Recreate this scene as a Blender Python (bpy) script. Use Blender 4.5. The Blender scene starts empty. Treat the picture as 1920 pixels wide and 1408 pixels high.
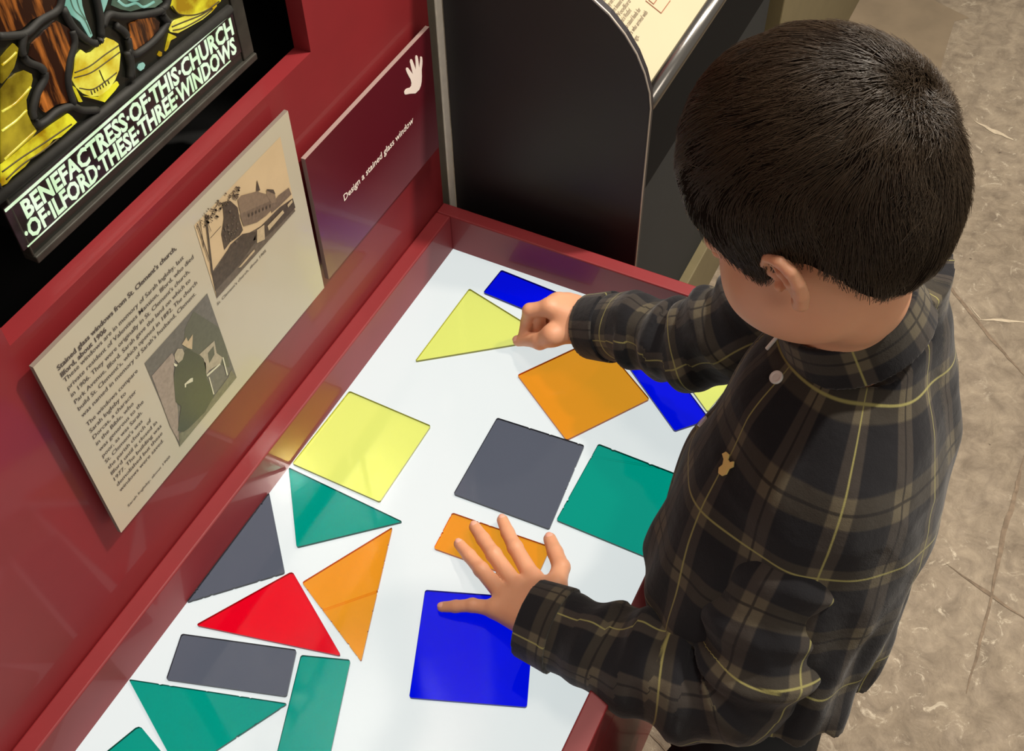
import bpy, bmesh, math, random
import numpy as np
from mathutils import Vector, Matrix
from mathutils.geometry import tessellate_polygon
random.seed(7)
rng = np.random.RandomState(7)
scn = bpy.context.scene
COL = scn.collection
PI = math.pi

# ------------------------------------------------------------------ camera
# World: origin = far wall-side corner of the light panel, X along the wall, -Y towards the visitor, Z up.
CAM = np.array([-0.8864, -0.5406, 1.0])
FPX = 2116.55
RW = np.array([[0.44549, -0.89512, -0.01462],
               [-0.69473, -0.33544, -0.63627],
               [0.56475, 0.29361, -0.77127]])      # rows: image right, image down, view direction
cd = bpy.data.cameras.new('camera')
cd.sensor_width = 36.0
cd.lens = FPX * 36.0 / 1920.0
cd.clip_start = 0.02
co = bpy.data.objects.new('camera', cd)
COL.objects.link(co)
mm = Matrix.Identity(4)
for i in range(3):
    mm[i][0] = RW[0][i]; mm[i][1] = -RW[1][i]; mm[i][2] = -RW[2][i]; mm[i][3] = CAM[i]
co.matrix_world = mm
scn.camera = co

# ------------------------------------------------------------------ world + lights + exposure
w = bpy.data.worlds.new('world'); scn.world = w; w.use_nodes = True
bg = w.node_tree.nodes['Background']
bg.inputs[0].default_value = (1.0, 0.90, 0.79, 1); bg.inputs[1].default_value = 0.36

def area(name, loc, target, size, power, color, spread=None):
    l = bpy.data.lights.new(name, 'AREA'); l.shape = 'DISK'; l.size = size
    l.energy = power; l.color = color
    if spread: l.spread = spread
    o = bpy.data.objects.new(name, l); COL.objects.link(o)
    o.location = loc
    d = Vector(target) - Vector(loc)
    o.rotation_euler = d.to_track_quat('-Z', 'Y').to_euler()
    return o
area('ceiling_spotlight', (0.62, -1.03, 1.98), (-0.3, -0.1, 0.2), 0.11, 47, (1.0, 0.91, 0.79))
area('ceiling_downlight', (0.1, -0.45, 2.3), (-0.2, -0.3, 0.0), 0.5, 24, (1.0, 0.91, 0.80))
area('ceiling_floodlight', (-1.6, -2.0, 2.1), (-0.4, -0.5, 0.0), 0.7, 9, (1.0, 0.90, 0.78))
area('floor_floodlight', (1.4, -1.7, 2.1), (0.9, -1.3, -0.46), 0.8, 15, (1.0, 0.90, 0.79))
scn.view_settings.view_transform = 'Standard'
scn.view_settings.look = 'None'
scn.view_settings.exposure = 0.0
scn.view_settings.gamma = 1.0
scn.view_settings.use_curve_mapping = False

# ------------------------------------------------------------------ helpers
def ray(px):
    d = np.array([(px[0] - 960.0) / FPX, (px[1] - 704.0) / FPX, 1.0])
    return RW.T @ d
def on_z(px, z=0.0):          # photo pixel -> point on a horizontal plane
    d = ray(px); return CAM + d * ((z - CAM[2]) / d[2])
def on_y(px, y):              # photo pixel -> point on a plane parallel to the wall
    d = ray(px); return CAM + d * ((y - CAM[1]) / d[1])
def on_x(px, x):
    d = ray(px); return CAM + d * ((x - CAM[0]) / d[0])

def lin(c):
    r = []
    for v in c:
        v = v / 255.0
        r.append(v / 12.92 if v <= 0.04045 else ((v + 0.055) / 1.055) ** 2.4)
    return (r[0], r[1], r[2], 1.0)

MATS = {}
def pmat(name, color, rough=0.5, metal=0.0, spec=0.5, noise=0.0, nscale=60.0, bump=0.0, bscale=200.0, coat=0.0, emit=None, estr=0.0):
    m = bpy.data.materials.new(name); m.use_nodes = True
    nt = m.node_tree; b = nt.nodes['Principled BSDF']
    c = lin(color)
    b.inputs['Base Color'].default_value = c
    b.inputs['Roughness'].default_value = rough
    b.inputs['Metallic'].default_value = metal
    b.inputs['Specular IOR Level'].default_value = spec
    if coat: b.inputs['Coat Weight'].default_value = coat; b.inputs['Coat Roughness'].default_value = 0.08
    tc = nt.nodes.new('ShaderNodeTexCoord')
    if noise:
        n = nt.nodes.new('ShaderNodeTexNoise'); n.inputs['Scale'].default_value = nscale; n.inputs['Detail'].default_value = 5
        nt.links.new(tc.outputs['Object'], n.inputs['Vector'])
        r = nt.nodes.new('ShaderNodeValToRGB')
        r.color_ramp.elements[0].position = 0.3; r.color_ramp.elements[1].position = 0.7
        r.color_ramp.elements[0].color = tuple(x * (1 - noise) for x in c[:3]) + (1,)
        r.color_ramp.elements[1].color = tuple(min(1, x * (1 + noise)) for x in c[:3]) + (1,)
        nt.links.new(n.outputs[0], r.inputs[0]); nt.links.new(r.outputs[0], b.inputs['Base Color'])
    if bump:
        n = nt.nodes.new('ShaderNodeTexNoise'); n.inputs['Scale'].default_value = bscale; n.inputs['Detail'].default_value = 3
        nt.links.new(tc.outputs['Object'], n.inputs['Vector'])
        bp = nt.nodes.new('ShaderNodeBump'); bp.inputs['Strength'].default_value = bump; bp.inputs['Distance'].default_value = 0.001
        nt.links.new(n.outputs[0], bp.inputs['Height']); nt.links.new(bp.outputs[0], b.inputs['Normal'])
    if emit:
        b.inputs['Emission Color'].default_value = lin(emit); b.inputs['Emission Strength'].default_value = estr
    MATS[name] = m
    return m

def new_mesh(name, verts, faces, mat=None, parent=None, smooth=False, mats=None, midx=None):
    me = bpy.data.meshes.new(name)
    me.from_pydata([tuple(map(float, v)) for v in verts], [], [tuple(int(i) for i in f) for f in faces])
    for m in (mats or ([mat] if mat else [])): me.materials.append(m)
    if midx is not None:
        me.polygons.foreach_set('material_index', np.array(midx, dtype=np.int32))
    if smooth: me.polygons.foreach_set('use_smooth', [True] * len(me.polygons))
    me.validate(); me.update()
    o = bpy.data.objects.new(name, me); COL.objects.link(o)
    if parent: o.parent = parent
    return o

def thing(name, loc, label, cat, group=None):
    o = bpy.data.objects.new(name, None); COL.objects.link(o)
    o.empty_display_size = 0.05
    o['label'] = label; o['category'] = cat
    if group: o['group'] = group
    o['_loc'] = 0; del o['_loc']
    return o
def tag(o, label, cat, group=None):
    o['label'] = label; o['category'] = cat
    if group: o['group'] = group
def struct(o):
    o['kind'] = 'structure'; return o

def box_bm(bm, x0, x1, y0, y1, z0, z1):
    vs = [bm.verts.new((x, y, z)) for x in (x0, x1) for y in (y0, y1) for z in (z0, z1)]
    for f in ((0, 1, 3, 2), (4, 6, 7, 5), (0, 4, 5, 1), (2, 3, 7, 6), (0, 2, 6, 4), (1, 5, 7, 3)):
        bm.faces.new([vs[i] for i in f])
def bm_obj(bm, name, mat, parent=None, bevel=0.0, smooth=False, segs=2):
    bmesh.ops.recalc_face_normals(bm, faces=bm.faces)
    if bevel:
        es = [e for e in bm.edges if len(e.link_faces) == 2 and e.calc_face_angle(0) > 0.6]
        bmesh.ops.bevel(bm, geom=es, offset=bevel, segments=segs, affect='EDGES', profile=0.5)
    me = bpy.data.meshes.new(name); bm.to_mesh(me); bm.free()
    if mat: me.materials.append(mat)
    if smooth: me.polygons.foreach_set('use_smooth', [True] * len(me.polygons))
    o = bpy.data.objects.new(name, me); COL.objects.link(o)
    if parent: o.parent = parent
    return o
def box(name, x0, x1, y0, y1, z0, z1, mat, parent=None, bevel=0.0):
    bm = bmesh.new(); box_bm(bm, x0, x1, y0, y1, z0, z1)
    return bm_obj(bm, name, mat, parent, bevel)
def prism(pts3, vec):         # closed polygon extruded along vec -> verts, faces
    n = len(pts3); v = [tuple(p) for p in pts3] + [tuple(np.array(p) + np.array(vec)) for p in pts3]
    f = [list(range(n))[::-1], list(range(n, 2 * n))]
    for i in range(n):
        j = (i + 1) % n; f.append([i, j, n + j, n + i])
    return v, f
def prism_obj(name, pts3, vec, mat, parent=None, bevel=0.0):
    v, f = prism(pts3, vec)
    bm = bmesh.new(); vs = [bm.verts.new(p) for p in v]
    for q in f: bm.faces.new([vs[i] for i in q])
    return bm_obj(bm, name, mat, parent, bevel)
def tube_data(path, rad, n=10):
    path = np.array(path, float); N = len(path)
    if np.isscalar(rad): rad = [rad] * N
    tang = np.gradient(path, axis=0); tang /= np.linalg.norm(tang, axis=1)[:, None] + 1e-12
    ref = np.array([0, 0, 1.0]) if abs(tang[0][2]) < 0.9 else np.array([1.0, 0, 0])
    V = []; F = []
    for i in range(N):
        a = np.cross(tang[i], ref); a /= np.linalg.norm(a) + 1e-12
        b = np.cross(tang[i], a); ref = -np.cross(tang[i], a) if False else ref
        for k in range(n):
            t = 2 * PI * k / n
            V.append(path[i] + rad[i] * (a * math.cos(t) + b * math.sin(t)))
    for i in range(N - 1):
        for k in range(n):
            l = (k + 1) % n
            F.append([i * n + k, i * n + l, (i + 1) * n + l, (i + 1) * n + k])
    F.append(list(range(n))[::-1]); F.append([(N - 1) * n + k for k in range(n)])
    return V, F
def tube(name, path, rad, mat, parent=None, n=10):
    V, F = tube_data(path, rad, n)
    return new_mesh(name, V, F, mat, parent, smooth=True)
def smooth_path(pts, k=6):    # Catmull-Rom
    P = [np.array(p, float) for p in pts]; P = [2 * P[0] - P[1]] + P + [2 * P[-1] - P[-2]]
    out = []
    for i in range(1, len(P) - 2):
        for s in range(k):
            t = s / k
            out.append(0.5 * ((2 * P[i]) + (-P[i - 1] + P[i + 1]) * t + (2 * P[i - 1] - 5 * P[i] + 4 * P[i + 1] - P[i + 2]) * t * t
                       + (-P[i - 1] + 3 * P[i] - 3 * P[i + 1] + P[i + 2]) * t ** 3))
    out.append(P[-2]); return out

def flat_pane(name, pts, y, thick, mat, parent):     # polygon parallel to the wall with a little thickness
    n = len(pts); F_ = [(p[0], y - thick, p[2]) for p in pts]; B_ = [(p[0], y, p[2]) for p in pts]
    tr = tessellate_polygon([[Vector((p[0], p[2], 0)) for p in pts]])
    F = []
    for a, b, c in tr:
        A2 = (pts[b][0] - pts[a][0]) * (pts[c][2] - pts[a][2]) - (pts[c][0] - pts[a][0]) * (pts[b][2] - pts[a][2])
        q = [a, b, c] if A2 > 0 else [a, c, b]
        F.append(q); F.append([n + i for i in q[::-1]])
    ar = sum(pts[i][0] * pts[(i + 1) % n][2] - pts[(i + 1) % n][0] * pts[i][2] for i in range(n))
    for i in range(n):
        j = (i + 1) % n; q = [i, n + i, n + j, j]; F.append(q if ar > 0 else q[::-1])
    return new_mesh(name, F_ + B_, F, mat, parent)

# text: lines laid out on a plane given by origin/right/up vectors
def text_geo(lines, bold=0.0):
    """lines: (string, origin(3), end(3) or None, up(3), cap_height). One mesh: verts, faces."""
    objs = []
    for s, o, e, up, h in lines:
        cu = bpy.data.curves.new('lettering', 'FONT'); cu.body = s; cu.size = 1.0; cu.offset = bold
        cu.resolution_u = 2
        ob = bpy.data.objects.new('lettering', cu); COL.objects.link(ob); objs.append(ob)
    bpy.context.view_layer.update()
    dg = bpy.context.evaluated_depsgraph_get()
    V = []; F = []
    for ob, (s, o, e, up, h) in zip(objs, lines):
        me = bpy.data.meshes.new_from_object(ob.evaluated_get(dg))
        n = len(me.vertices); c = np.zeros(n * 3); me.vertices.foreach_get('co', c); c = c.reshape(-1, 3)
        if n:
            o = np.array(o, float); e = np.array(e, float); up = np.array(up, float)
            r = e - o; L = np.linalg.norm(r); r = r / L; up = up / np.linalg.norm(up)
            x0, x1 = c[:, 0].min(), c[:, 0].max()
            base = len(V)
            p = o + np.outer((c[:, 0] - x0) / (x1 - x0) * L, r) + np.outer(c[:, 1] / 0.70 * h, up)
            V.extend(p.tolist())
            for q in me.polygons: F.append([base + i for i in q.vertices])
        bpy.data.meshes.remove(me)
    for ob in objs:
        cu = ob.data; bpy.data.objects.remove(ob); bpy.data.curves.remove(cu)
    return V, F

# ------------------------------------------------------------------ materials
red_paint = pmat('red_paint', (126, 23, 29), rough=0.55, spec=0.6, noise=0.04, nscale=25, bump=0.02, bscale=500, coat=0.22)
black_box = pmat('matt_black', (10, 10, 10), rough=0.7)
alu = pmat('brushed_aluminium', (190, 180, 168), rough=0.4, metal=0.6, noise=0.05, nscale=80)
pale_alu = pmat('pale_aluminium', (236, 228, 214), rough=0.45, noise=0.05, nscale=80)
olive_paint = pmat('olive_paint', (110, 100, 70), rough=0.55, noise=0.06, nscale=30)
olive_grey = pmat('olive_grey_edge', (92, 84, 72), rough=0.6, noise=0.08, nscale=60)
dark_laminate = pmat('dark_laminate', (32, 28, 31), rough=0.5, noise=0.12, nscale=12)
blue_grey = pmat('blue_grey_board', (20, 26, 30), rough=0.7, noise=0.08, nscale=40)
card_cream = pmat('cream_board', (186, 178, 156), rough=0.38, noise=0.015, nscale=15, coat=0.2)
card_edge = pmat('board_edge', (120, 108, 98), rough=0.6)
print_dark = pmat('printed_ink', (76, 66, 62), rough=0.6)
white_print = pmat('white_print', (240, 225, 215), rough=0.6)

# ------------------------------------------------------------------ floor
FZ = -0.463
def floor_mat():
    m = bpy.data.materials.new('worn_concrete'); m.use_nodes = True
    nt = m.node_tree; N = nt.nodes; L = nt.links; b = N['Principled BSDF']
    b.inputs['Roughness'].default_value = 0.62
    tc = N.new('ShaderNodeTexCoord')
    def noise(scale, detail=6, rough=0.6, dist=0.0):
        n = N.new('ShaderNodeTexNoise'); n.inputs['Scale'].default_value = scale; n.inputs['Detail'].default_value = detail
        n.inputs['Roughness'].default_value = rough; n.inputs['Distortion'].default_value = dist
        L.new(tc.outputs['Object'], n.inputs['Vector']); return n.outputs[0]
    def ramp(v, a, b_, ca, cb):
        r = N.new('ShaderNodeValToRGB'); r.color_ramp.elements[0].position = a; r.color_ramp.elements[1].position = b_
        r.color_ramp.elements[0].color = ca; r.color_ramp.elements[1].color = cb; L.new(v, r.inputs[0]); return r.outputs[0]
    def mix(f, a, b_, mode='MIX'):
        x = N.new('ShaderNodeMix'); x.data_type = 'RGBA'; x.blend_type = mode
        if isinstance(f, float): x.inputs[0].default_value = f
        else: L.new(f, x.inputs[0])
        for s, v in ((6, a), (7, b_)):
            if isinstance(v, tuple): x.inputs[s].default_value = v
            else: L.new(v, x.inputs[s])
        return x.outputs[2]
    base = ramp(noise(3.0), 0.36, 0.66, lin((118, 106, 90)), lin((164, 151, 133)))
    mot = ramp(noise(28.0, 8, 0.7, 0.6), 0.35, 0.7, lin((112, 98, 80)), lin((182, 166, 142)))
    c = mix(0.6, base, mot)
    W = (1, 1, 1, 1); K = (0, 0, 0, 1)
    chips = ramp(noise(30.0, 9, 0.75, 1.4), 0.57, 0.66, K, W)
    area_ = ramp(noise(2.2, 3), 0.40, 0.58, K, W)
    cm = mix(1.0, chips, area_, 'MULTIPLY')
    c = mix(cm, c, lin((206, 194, 172)))
    spots = ramp(noise(46.0, 4, 0.5), 0.22, 0.27, W, K)
    c = mix(spots, c, lin((92, 80, 66)))
    L.new(c, b.inputs['Base Color'])
    bp = N.new('ShaderNodeBump'); bp.inputs['Strength'].default_value = 0.9; bp.inputs['Distance'].default_value = 0.006
    L.new(noise(24.0, 9, 0.72, 0.8), bp.inputs['Height']); L.new(bp.outputs[0], b.inputs['Normal'])
    return m
concrete = floor_mat()
crack_m = pmat('crack_dirt', (126, 110, 92), rough=0.9, noise=0.3, nscale=90)
patch_m = pmat('worn_slab', (132, 117, 96), rough=0.6, noise=0.10, nscale=18, bump=0.3, bscale=60)
chip_m = pmat('pale_cement', (196, 182, 158), rough=0.8, noise=0.12, nscale=120)
f = new_mesh('floor', [(-3, -4, FZ), (4.5, -4, FZ), (4.5, 1.5, FZ), (-3, 1.5, FZ)], [(0, 1, 2, 3)], concrete); struct(f)

# slab joint, cracks and patches lying in the floor surface
def strip(path_px, width, name, mat, z=0.0006, jit=0.15, parent=None):
    P = [on_z(p, FZ + z) for p in path_px]
    Q = []
    for a, b in zip(P[:-1], P[1:]):
        n = max(2, int(np.linalg.norm(b - a) / 0.012))
        for i in range(n): Q.append(a + (b - a) * i / n)
    Q.append(P[-1]); Q = np.array(Q)
    t = np.gradient(Q, axis=0); nrm = np.stack([-t[:, 1], t[:, 0], 0 * t[:, 0]], 1); nrm /= np.linalg.norm(nrm, axis=1)[:, None]
    V = []; F = []; m = len(Q)
    off = np.cumsum(rng.normal(0, 1, m)) * width * 0.16; off -= np.linspace(off[0], off[-1], m)
    wj = np.convolve(rng.uniform(-1, 1.4, m + 8), np.ones(9) / 9, 'valid')[:m] * 2.0
    for i in range(m):
        ww = width * max(0.12, 0.5 + jit * wj[i]) * min(1, (i + 0.3) / 6, (m - i) / 6)
        V.append(Q[i] + nrm[i] * (off[i] - ww)); V.append(Q[i] + nrm[i] * (off[i] + ww))
    for i in range(m - 1): F.append([2 * i, 2 * i + 1, 2 * i + 3, 2 * i + 2])
    return V, F
V = []; F = []; zc = 0.0005
for path, wd in [([(1742, 488), (1800, 560), (1850, 622), (1930, 712)], 0.005),
                 ([(1772, 1055), (1850, 1110), (1930, 1165)], 0.004),
                 ([(1925, 840), (1880, 1010), (1862, 1110), (1835, 1230), (1812, 1300)], 0.0045),
                 ([(1218, 1376), (1236, 1392), (1262, 1420)], 0.006)]:
    zc = zc + 0.00015; v, g = strip(path, wd, '', None, z=zc, jit=0.3)
    k = len(V); V += list(v); F += [[k + i for i in q] for q in g]
o = new_mesh('trim_1', V, F, crack_m); struct(o)
pp = [(1560, 110), (1612, -8), (1735, -8), (1818, 34), (1790, 40), (1776, 84), (1758, 150), (1738, 230), (1650, 230)]
o = new_mesh('floor_slab', [on_z(p, FZ + 0.0004) for p in pp], [list(range(len(pp)))], patch_m); struct(o)
V = []; F = []
for path, wd in [([(1826, 226), (1846, 238), (1900, 262)], 0.012), ([(1835, 600), (1862, 596), (1920, 604)], 0.009), ([(1818, 572), (1840, 600)], 0.005)]:
    v, g = strip(path, wd, '', None, z=0.0009, jit=0.5)
    k = len(V); V += list(v); F += [[k + i for i in q] for q in g]
o = new_mesh('trim_2', V, F, chip_m); struct(o)

# ------------------------------------------------------------------ red display wall with the window recess
YW = 0.0207                    # wall face
OX0, OX1, OZ0 = -0.578, -0.1871, 0.4005
X1W = 0.0185
bm = bmesh.new()
box_bm(bm, -1.6, OX0, YW, YW + 0.018, FZ, 1.6)
box_bm(bm, OX1, X1W, YW, YW + 0.018, FZ, 1.6)
box_bm(bm, OX0, OX1, YW, YW + 0.018, FZ, OZ0)
box_bm(bm, OX0, OX1, YW, YW + 0.018, 1.12, 1.6)
o = bm_obj(bm, 'wall_back', red_paint); struct(o)
bm = bmesh.new()               # black box behind the opening
bx0, bx1, bz0, bz1, by0, by1 = -0.70, -0.06, 0.33, 1.25, YW + 0.018, 0.20
box_bm(bm, bx0, bx1, by1, by1 + 0.01, bz0, bz1)
box_bm(bm, bx0 - .01, bx0, by0, by1, bz0, bz1); box_bm(bm, bx1, bx1 + .01, by0, by1, bz0, bz1)
box_bm(bm, bx0, bx1, by0, by1, bz0 - .01, bz0); box_bm(bm, bx0, bx1, by0, by1, bz1, bz1 + .01)
o = bm_obj(bm, 'wall_recess', black_box); struct(o)
# edge strips at the end of the display wall
o = box('trim_3', X1W, 0.0365, YW + 0.002, 0.10, FZ, 1.6, olive_grey); struct(o)
o = box('trim_4', 0.0365, 0.0495, YW, 0.10, FZ, 1.6, pale_alu, bevel=0.001); struct(o)

# ------------------------------------------------------------------ light table
RH = 0.0552                    # rim height above the panel
YN = -0.403; YO = -0.4232      # near rim inner / outer
XF = -0.0005; XO = 0.0185      # far rim inner / outer
XL = -1.30
table = thing('light_table', (0, 0, 0), 'red painted play table with a glowing white panel inside a raised rim', 'light table')
bm = bmesh.new(); box_bm(bm, XL, XO, YO, YW - 0.0005, FZ, -0.012)
cab = bm_obj(bm, 'cabinet', red_paint, table, bevel=0.0015)
def rim_piece(x0, x1, y0, y1):
    bm = bmesh.new(); box_bm(bm, x0, x1, y0, y1, -0.012, RH); return bm_obj(bm, 'rim', red_paint, table, bevel=0.0018, segs=3)
rim_piece(XL, XF, 0.0, YW - 0.0005)
rim_piece(XL, XF, YO, YN)
rim_piece(XF, XO, YO, YW - 0.0005)
rim_piece(XL - 0.02, XL, YO, YW - 0.0005)
def panel_mat():
    m = bpy.data.materials.new('backlit_opal_panel'); m.use_nodes = True
    nt = m.node_tree; N = nt.nodes; L = nt.links; b = N['Principled BSDF']
    b.inputs['Base Color'].default_value = (0.16, 0.16, 0.16, 1); b.inputs['Roughness'].default_value = 0.12
    b.inputs['Emission Color'].default_value = lin((233, 243, 243)); b.inputs['Emission Strength'].default_value = 0.76
    return m
panel_m = panel_mat()
box('light_panel', XL, XF, YN, 0.0, -0.012, 0.0, panel_m, table)

# ------------------------------------------------------------------ acrylic shapes
def acrylic(name, col, edge):
    m = bpy.data.materials.new(name); m.use_nodes = True
    nt = m.node_tree; N = nt.nodes; L = nt.links
    for n in list(N): N.remove(n)
    out = N.new('ShaderNodeOutputMaterial'); tr = N.new('ShaderNodeBsdfTransparent'); di = N.new('ShaderNodeBsdfDiffuse')
    gl = N.new('ShaderNodeBsdfGlossy'); gl.inputs['Roughness'].default_value = 0.06
    c = lin(col)
    cs = tuple(math.sqrt(x) for x in c[:3]) + (1,)      # light crosses two faces
    tr.inputs[0].default_value = cs
    di.inputs[0].default_value = c
    mx = N.new('ShaderNodeMixShader'); mx.inputs[0].default_value = edge
    L.new(tr.outputs[0], mx.inputs[1]); L.new(di.outputs[0], mx.inputs[2])
    fr = N.new('ShaderNodeFresnel'); fr.inputs[0].default_value = 1.30
    n1 = N.new('ShaderNodeTexNoise'); n1.inputs['Scale'].default_value = 700
    tc = N.new('ShaderNodeTexCoord'); L.new(tc.outputs['Object'], n1.inputs['Vector'])
    bp = N.new('ShaderNodeBump'); bp.inputs['Strength'].default_value = 0.03; bp.inputs['Distance'].default_value = 0.0003
    L.new(n1.outputs[0], bp.inputs['Height']); L.new(bp.outputs[0], gl.inputs['Normal'])
    m2 = N.new('ShaderNodeMixShader'); L.new(fr.outputs[0], m2.inputs[0]); L.new(mx.outputs[0], m2.inputs[1]); L.new(gl.outputs[0], m2.inputs[2])
    L.new(m2.outputs[0], out.inputs[0])
    return m
AC = dict(yellow=acrylic('yellow_acrylic', (255, 254, 140), 0.0), orange=acrylic('orange_acrylic', (255, 170, 44), 0.0),
          blue=acrylic('blue_acrylic', (0, 18, 250), 0.0), green=acrylic('green_acrylic', (0, 172, 150), 0.02),
          grey=acrylic('grey_acrylic', (112, 112, 124), 0.04), red=acrylic('red_acrylic', (255, 6, 40), 0.02))
ACE = dict((k, pmat(k + '_acrylic_edge', c, rough=0.3)) for k, c in dict(yellow=(150, 150, 60), orange=(190, 90, 10), blue=(0, 0, 120),
           green=(0, 70, 60), grey=(40, 40, 48), red=(150, 0, 20)).items())
TH = 0.003
def acrylic_piece(pts2, colour, name, label, chips=0, z=0.0002, r=0.002):
    P = [np.array(p[:2], float) for p in pts2]
    c = sum(P) / len(P); n = len(P)
    out = []
    for i in range(n):                                 # rounded corners
        a, b, d = P[i - 1], P[i], P[(i + 1) % n]
        u = (a - b) / np.linalg.norm(a - b); v = (d - b) / np.linalg.norm(d - b)
        out += [b + u * r, b + (u + v) * r * 0.33, b + v * r]
        if chips and i in (0, 1):                       # worn, chipped edge
            L = np.linalg.norm(d - b); inw = (c - (b + d) / 2); inw /= np.linalg.norm(inw)
            ts = sorted(rng.uniform(0.06, 0.94, chips))
            for t in ts:
                q = b + v * L * t; w_ = rng.uniform(0.0006, 0.0022); dd = rng.uniform(0.0003, 0.0011)
                out += [q - v * w_, q - v * w_ * 0.2 + inw * dd, q + v * w_ * 0.5 + inw * dd * 0.6, q + v * w_]
    V, F = prism([(q[0] - c[0], q[1] - c[1], 0) for q in out], (0, 0, TH))
    m = len(out)
    area2 = sum(out[i][0] * out[(i + 1) % m][1] - out[(i + 1) % m][0] * out[i][1] for i in range(m))
    if area2 < 0: F = [q[::-1] for q in F]
    o = new_mesh(name, V, F, None, None, mats=[AC[colour], ACE[colour]], midx=[0, 0] + [1] * m)
    o.location = (c[0], c[1], z)
    tag(o, label, 'acrylic shape', 'coloured acrylic shapes on the light table')
    return o
Z = lambda *p: [on_z(q, 0.003)[:2] for q in p]
def para(a, b, c): return [a, b, c, np.array(a) + np.array(c) - np.array(b)]
def rect(a, b, depth, side):  # edge a-b, then depth towards the given side (+1/-1)
    a = np.array(a); b = np.array(b); u = (b - a) / np.linalg.norm(b - a); n = np.array([-u[1], u[0]]) * side
    return [a, b, b + n * depth, a + n * depth]
q = Z((940, 506), (906, 548)); acrylic_piece(rect(q[1], q[0], 0.111, -1), 'blue', 'acrylic_rectangle', 'blue acrylic rectangle nearest the far corner of the light table, partly under the hand')
q = Z((880, 541), (778, 677), (1032, 635)); acrylic_piece(q, 'yellow', 'acrylic_triangle', 'pale yellow acrylic triangle pinched by the right hand')
q = Z((970, 703), (1062, 825), (1218, 748)); acrylic_piece(para(*q), 'orange', 'acrylic_square', 'orange acrylic square below the right sleeve, turned on its corner')
q = Z((1173, 680), (1265, 808), (1331, 786)); acrylic_piece(para(*q), 'blue', 'acrylic_rectangle', 'blue acrylic rectangle beside the orange square, running under the right sleeve')
q = [np.array([-0.0655, -0.327]), np.array([-0.015, -0.305]), np.array([-0.018, -0.398]), np.array([-0.1085, -0.380])]
acrylic_piece(q, 'yellow', 'acrylic_rectangle', 'yellow acrylic piece of which only a sliver shows under the right sleeve')
q = Z((655, 733), (808, 798), (712, 941), (546, 868)); q[0][1] = min(q[0][1], -0.002); q[3][1] = -0.002
acrylic_piece(q, 'yellow', 'acrylic_square', 'yellow acrylic square touching the wall side rim')
q = Z((538, 868), (755, 978), (556, 1026)); q[0] = np.array([q[0][0], -0.0015]); q[0][0] -= 0.004
acrylic_piece(q, 'green', 'acrylic_triangle', 'green acrylic triangle just below the yellow square, pointing right')
q = [np.array([-0.412, -0.0008]), np.array([-0.556, -0.0008]), np.array([-0.4855, -0.070])]
acrylic_piece(q, 'grey', 'acrylic_triangle', 'dark grey acrylic triangle with its long side against the red rim', chips=6)
q = Z((548, 1071), (640, 1230), (366, 1172)); acrylic_piece(q, 'red', 'acrylic_triangle', 'bright red acrylic triangle, the only red shape on the panel', r=0.003)
q = Z((736, 988), (677, 1240), (566, 1092)); acrylic_piece(q, 'orange', 'acrylic_triangle', 'orange acrylic triangle with a chipped long edge beside the red one', chips=7)
q = Z((340, 1188), (556, 1218), (537, 1306), (311, 1274)); acrylic_piece(q, 'grey', 'acrylic_rectangle', 'grey acrylic rectangle between the red and the large green triangle')
q = Z((237, 1269), (540, 1317), (337, 1452)); q[0][1] = -0.001; q = [q[0] + np.array([-.001, 0]), q[1] + np.array([-.001, 0]), q[2]]
acrylic_piece(q, 'green', 'acrylic_triangle', 'green acrylic triangle lying below the grey rectangle', chips=5)
q = Z((564, 1228), (657, 1237)); acrylic_piece(rect(q[0], q[1], 0.109, -1), 'green', 'acrylic_rectangle', 'upright green acrylic rectangle cut by the bottom of the photo')
q = Z((932, 783), (1096, 835), (1030, 992), (850, 926)); acrylic_piece(q, 'grey', 'acrylic_square', 'grey acrylic square in the middle of the light panel', chips=3)
q = Z((1122, 832), (1043, 975)); acrylic_piece(rect(q[1], q[0], 0.110, -1), 'green', 'acrylic_square', 'green acrylic square tucked against the plaid shirt front', chips=4)
q = Z((848, 961), (813, 1028)); acrylic_piece(rect(q[1], q[0], 0.110, -1), 'orange', 'acrylic_rectangle', 'orange acrylic rectangle under the fingers of the left hand', chips=3)
q = Z((797, 1106), (767, 1308), (988, 1326)); acrylic_piece(para(*q), 'blue', 'acrylic_square', 'large blue acrylic square under the little finger of the left hand')
q = Z((261, 1359), (322, 1433)); acrylic_piece(rect(q[0], q[1], 0.07, -1 ), 'green', 'acrylic_square', 'dark green acrylic piece at the bottom left edge of the photo', r=0.004)

# ------------------------------------------------------------------ information board
YB = 0.0087
def board(name, x0, x1, z0, z1, y, thick, front, edge, label, cat):
    t = thing(name, (x0, y, z0), label, cat)
    o = box('board', x0, x1, y, y + thick, z0, z1, front, t, bevel=0.0)
    o.data.materials.append(edge)
    for p in o.data.polygons:
        if abs(p.normal.y) < 0.5: p.material_index = 1
    for sx in (x0 + 0.04, x1 - 0.04):                    # spacers carrying the board off the wall
        for sz in (z0 + 0.03, z1 - 0.03):
            box('spacer', sx - 0.008, sx + 0.008, y + thick, YW, sz - 0.008, sz + 0.008, edge, t)
    return t
info = board('information_board', -0.577, -0.248, 0.1565, 0.3816, YB, 0.004, card_cream, card_edge,
             'cream information board with two old photographs, under the stained glass window', 'information board')
up = (0, 0, 1)
B = lambda p: on_y(p, YB - 0.0004)
TX = []
def row(s, x0, x1px, z, h):
    e = B(x1px); TX.append((s, (x0, YB - 0.0004, z), (e[0], YB - 0.0004, z), up, h))
tl = B((109, 696)); zr1 = tl[2]; zr2 = B((116, 708))[2]
tb = []
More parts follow.
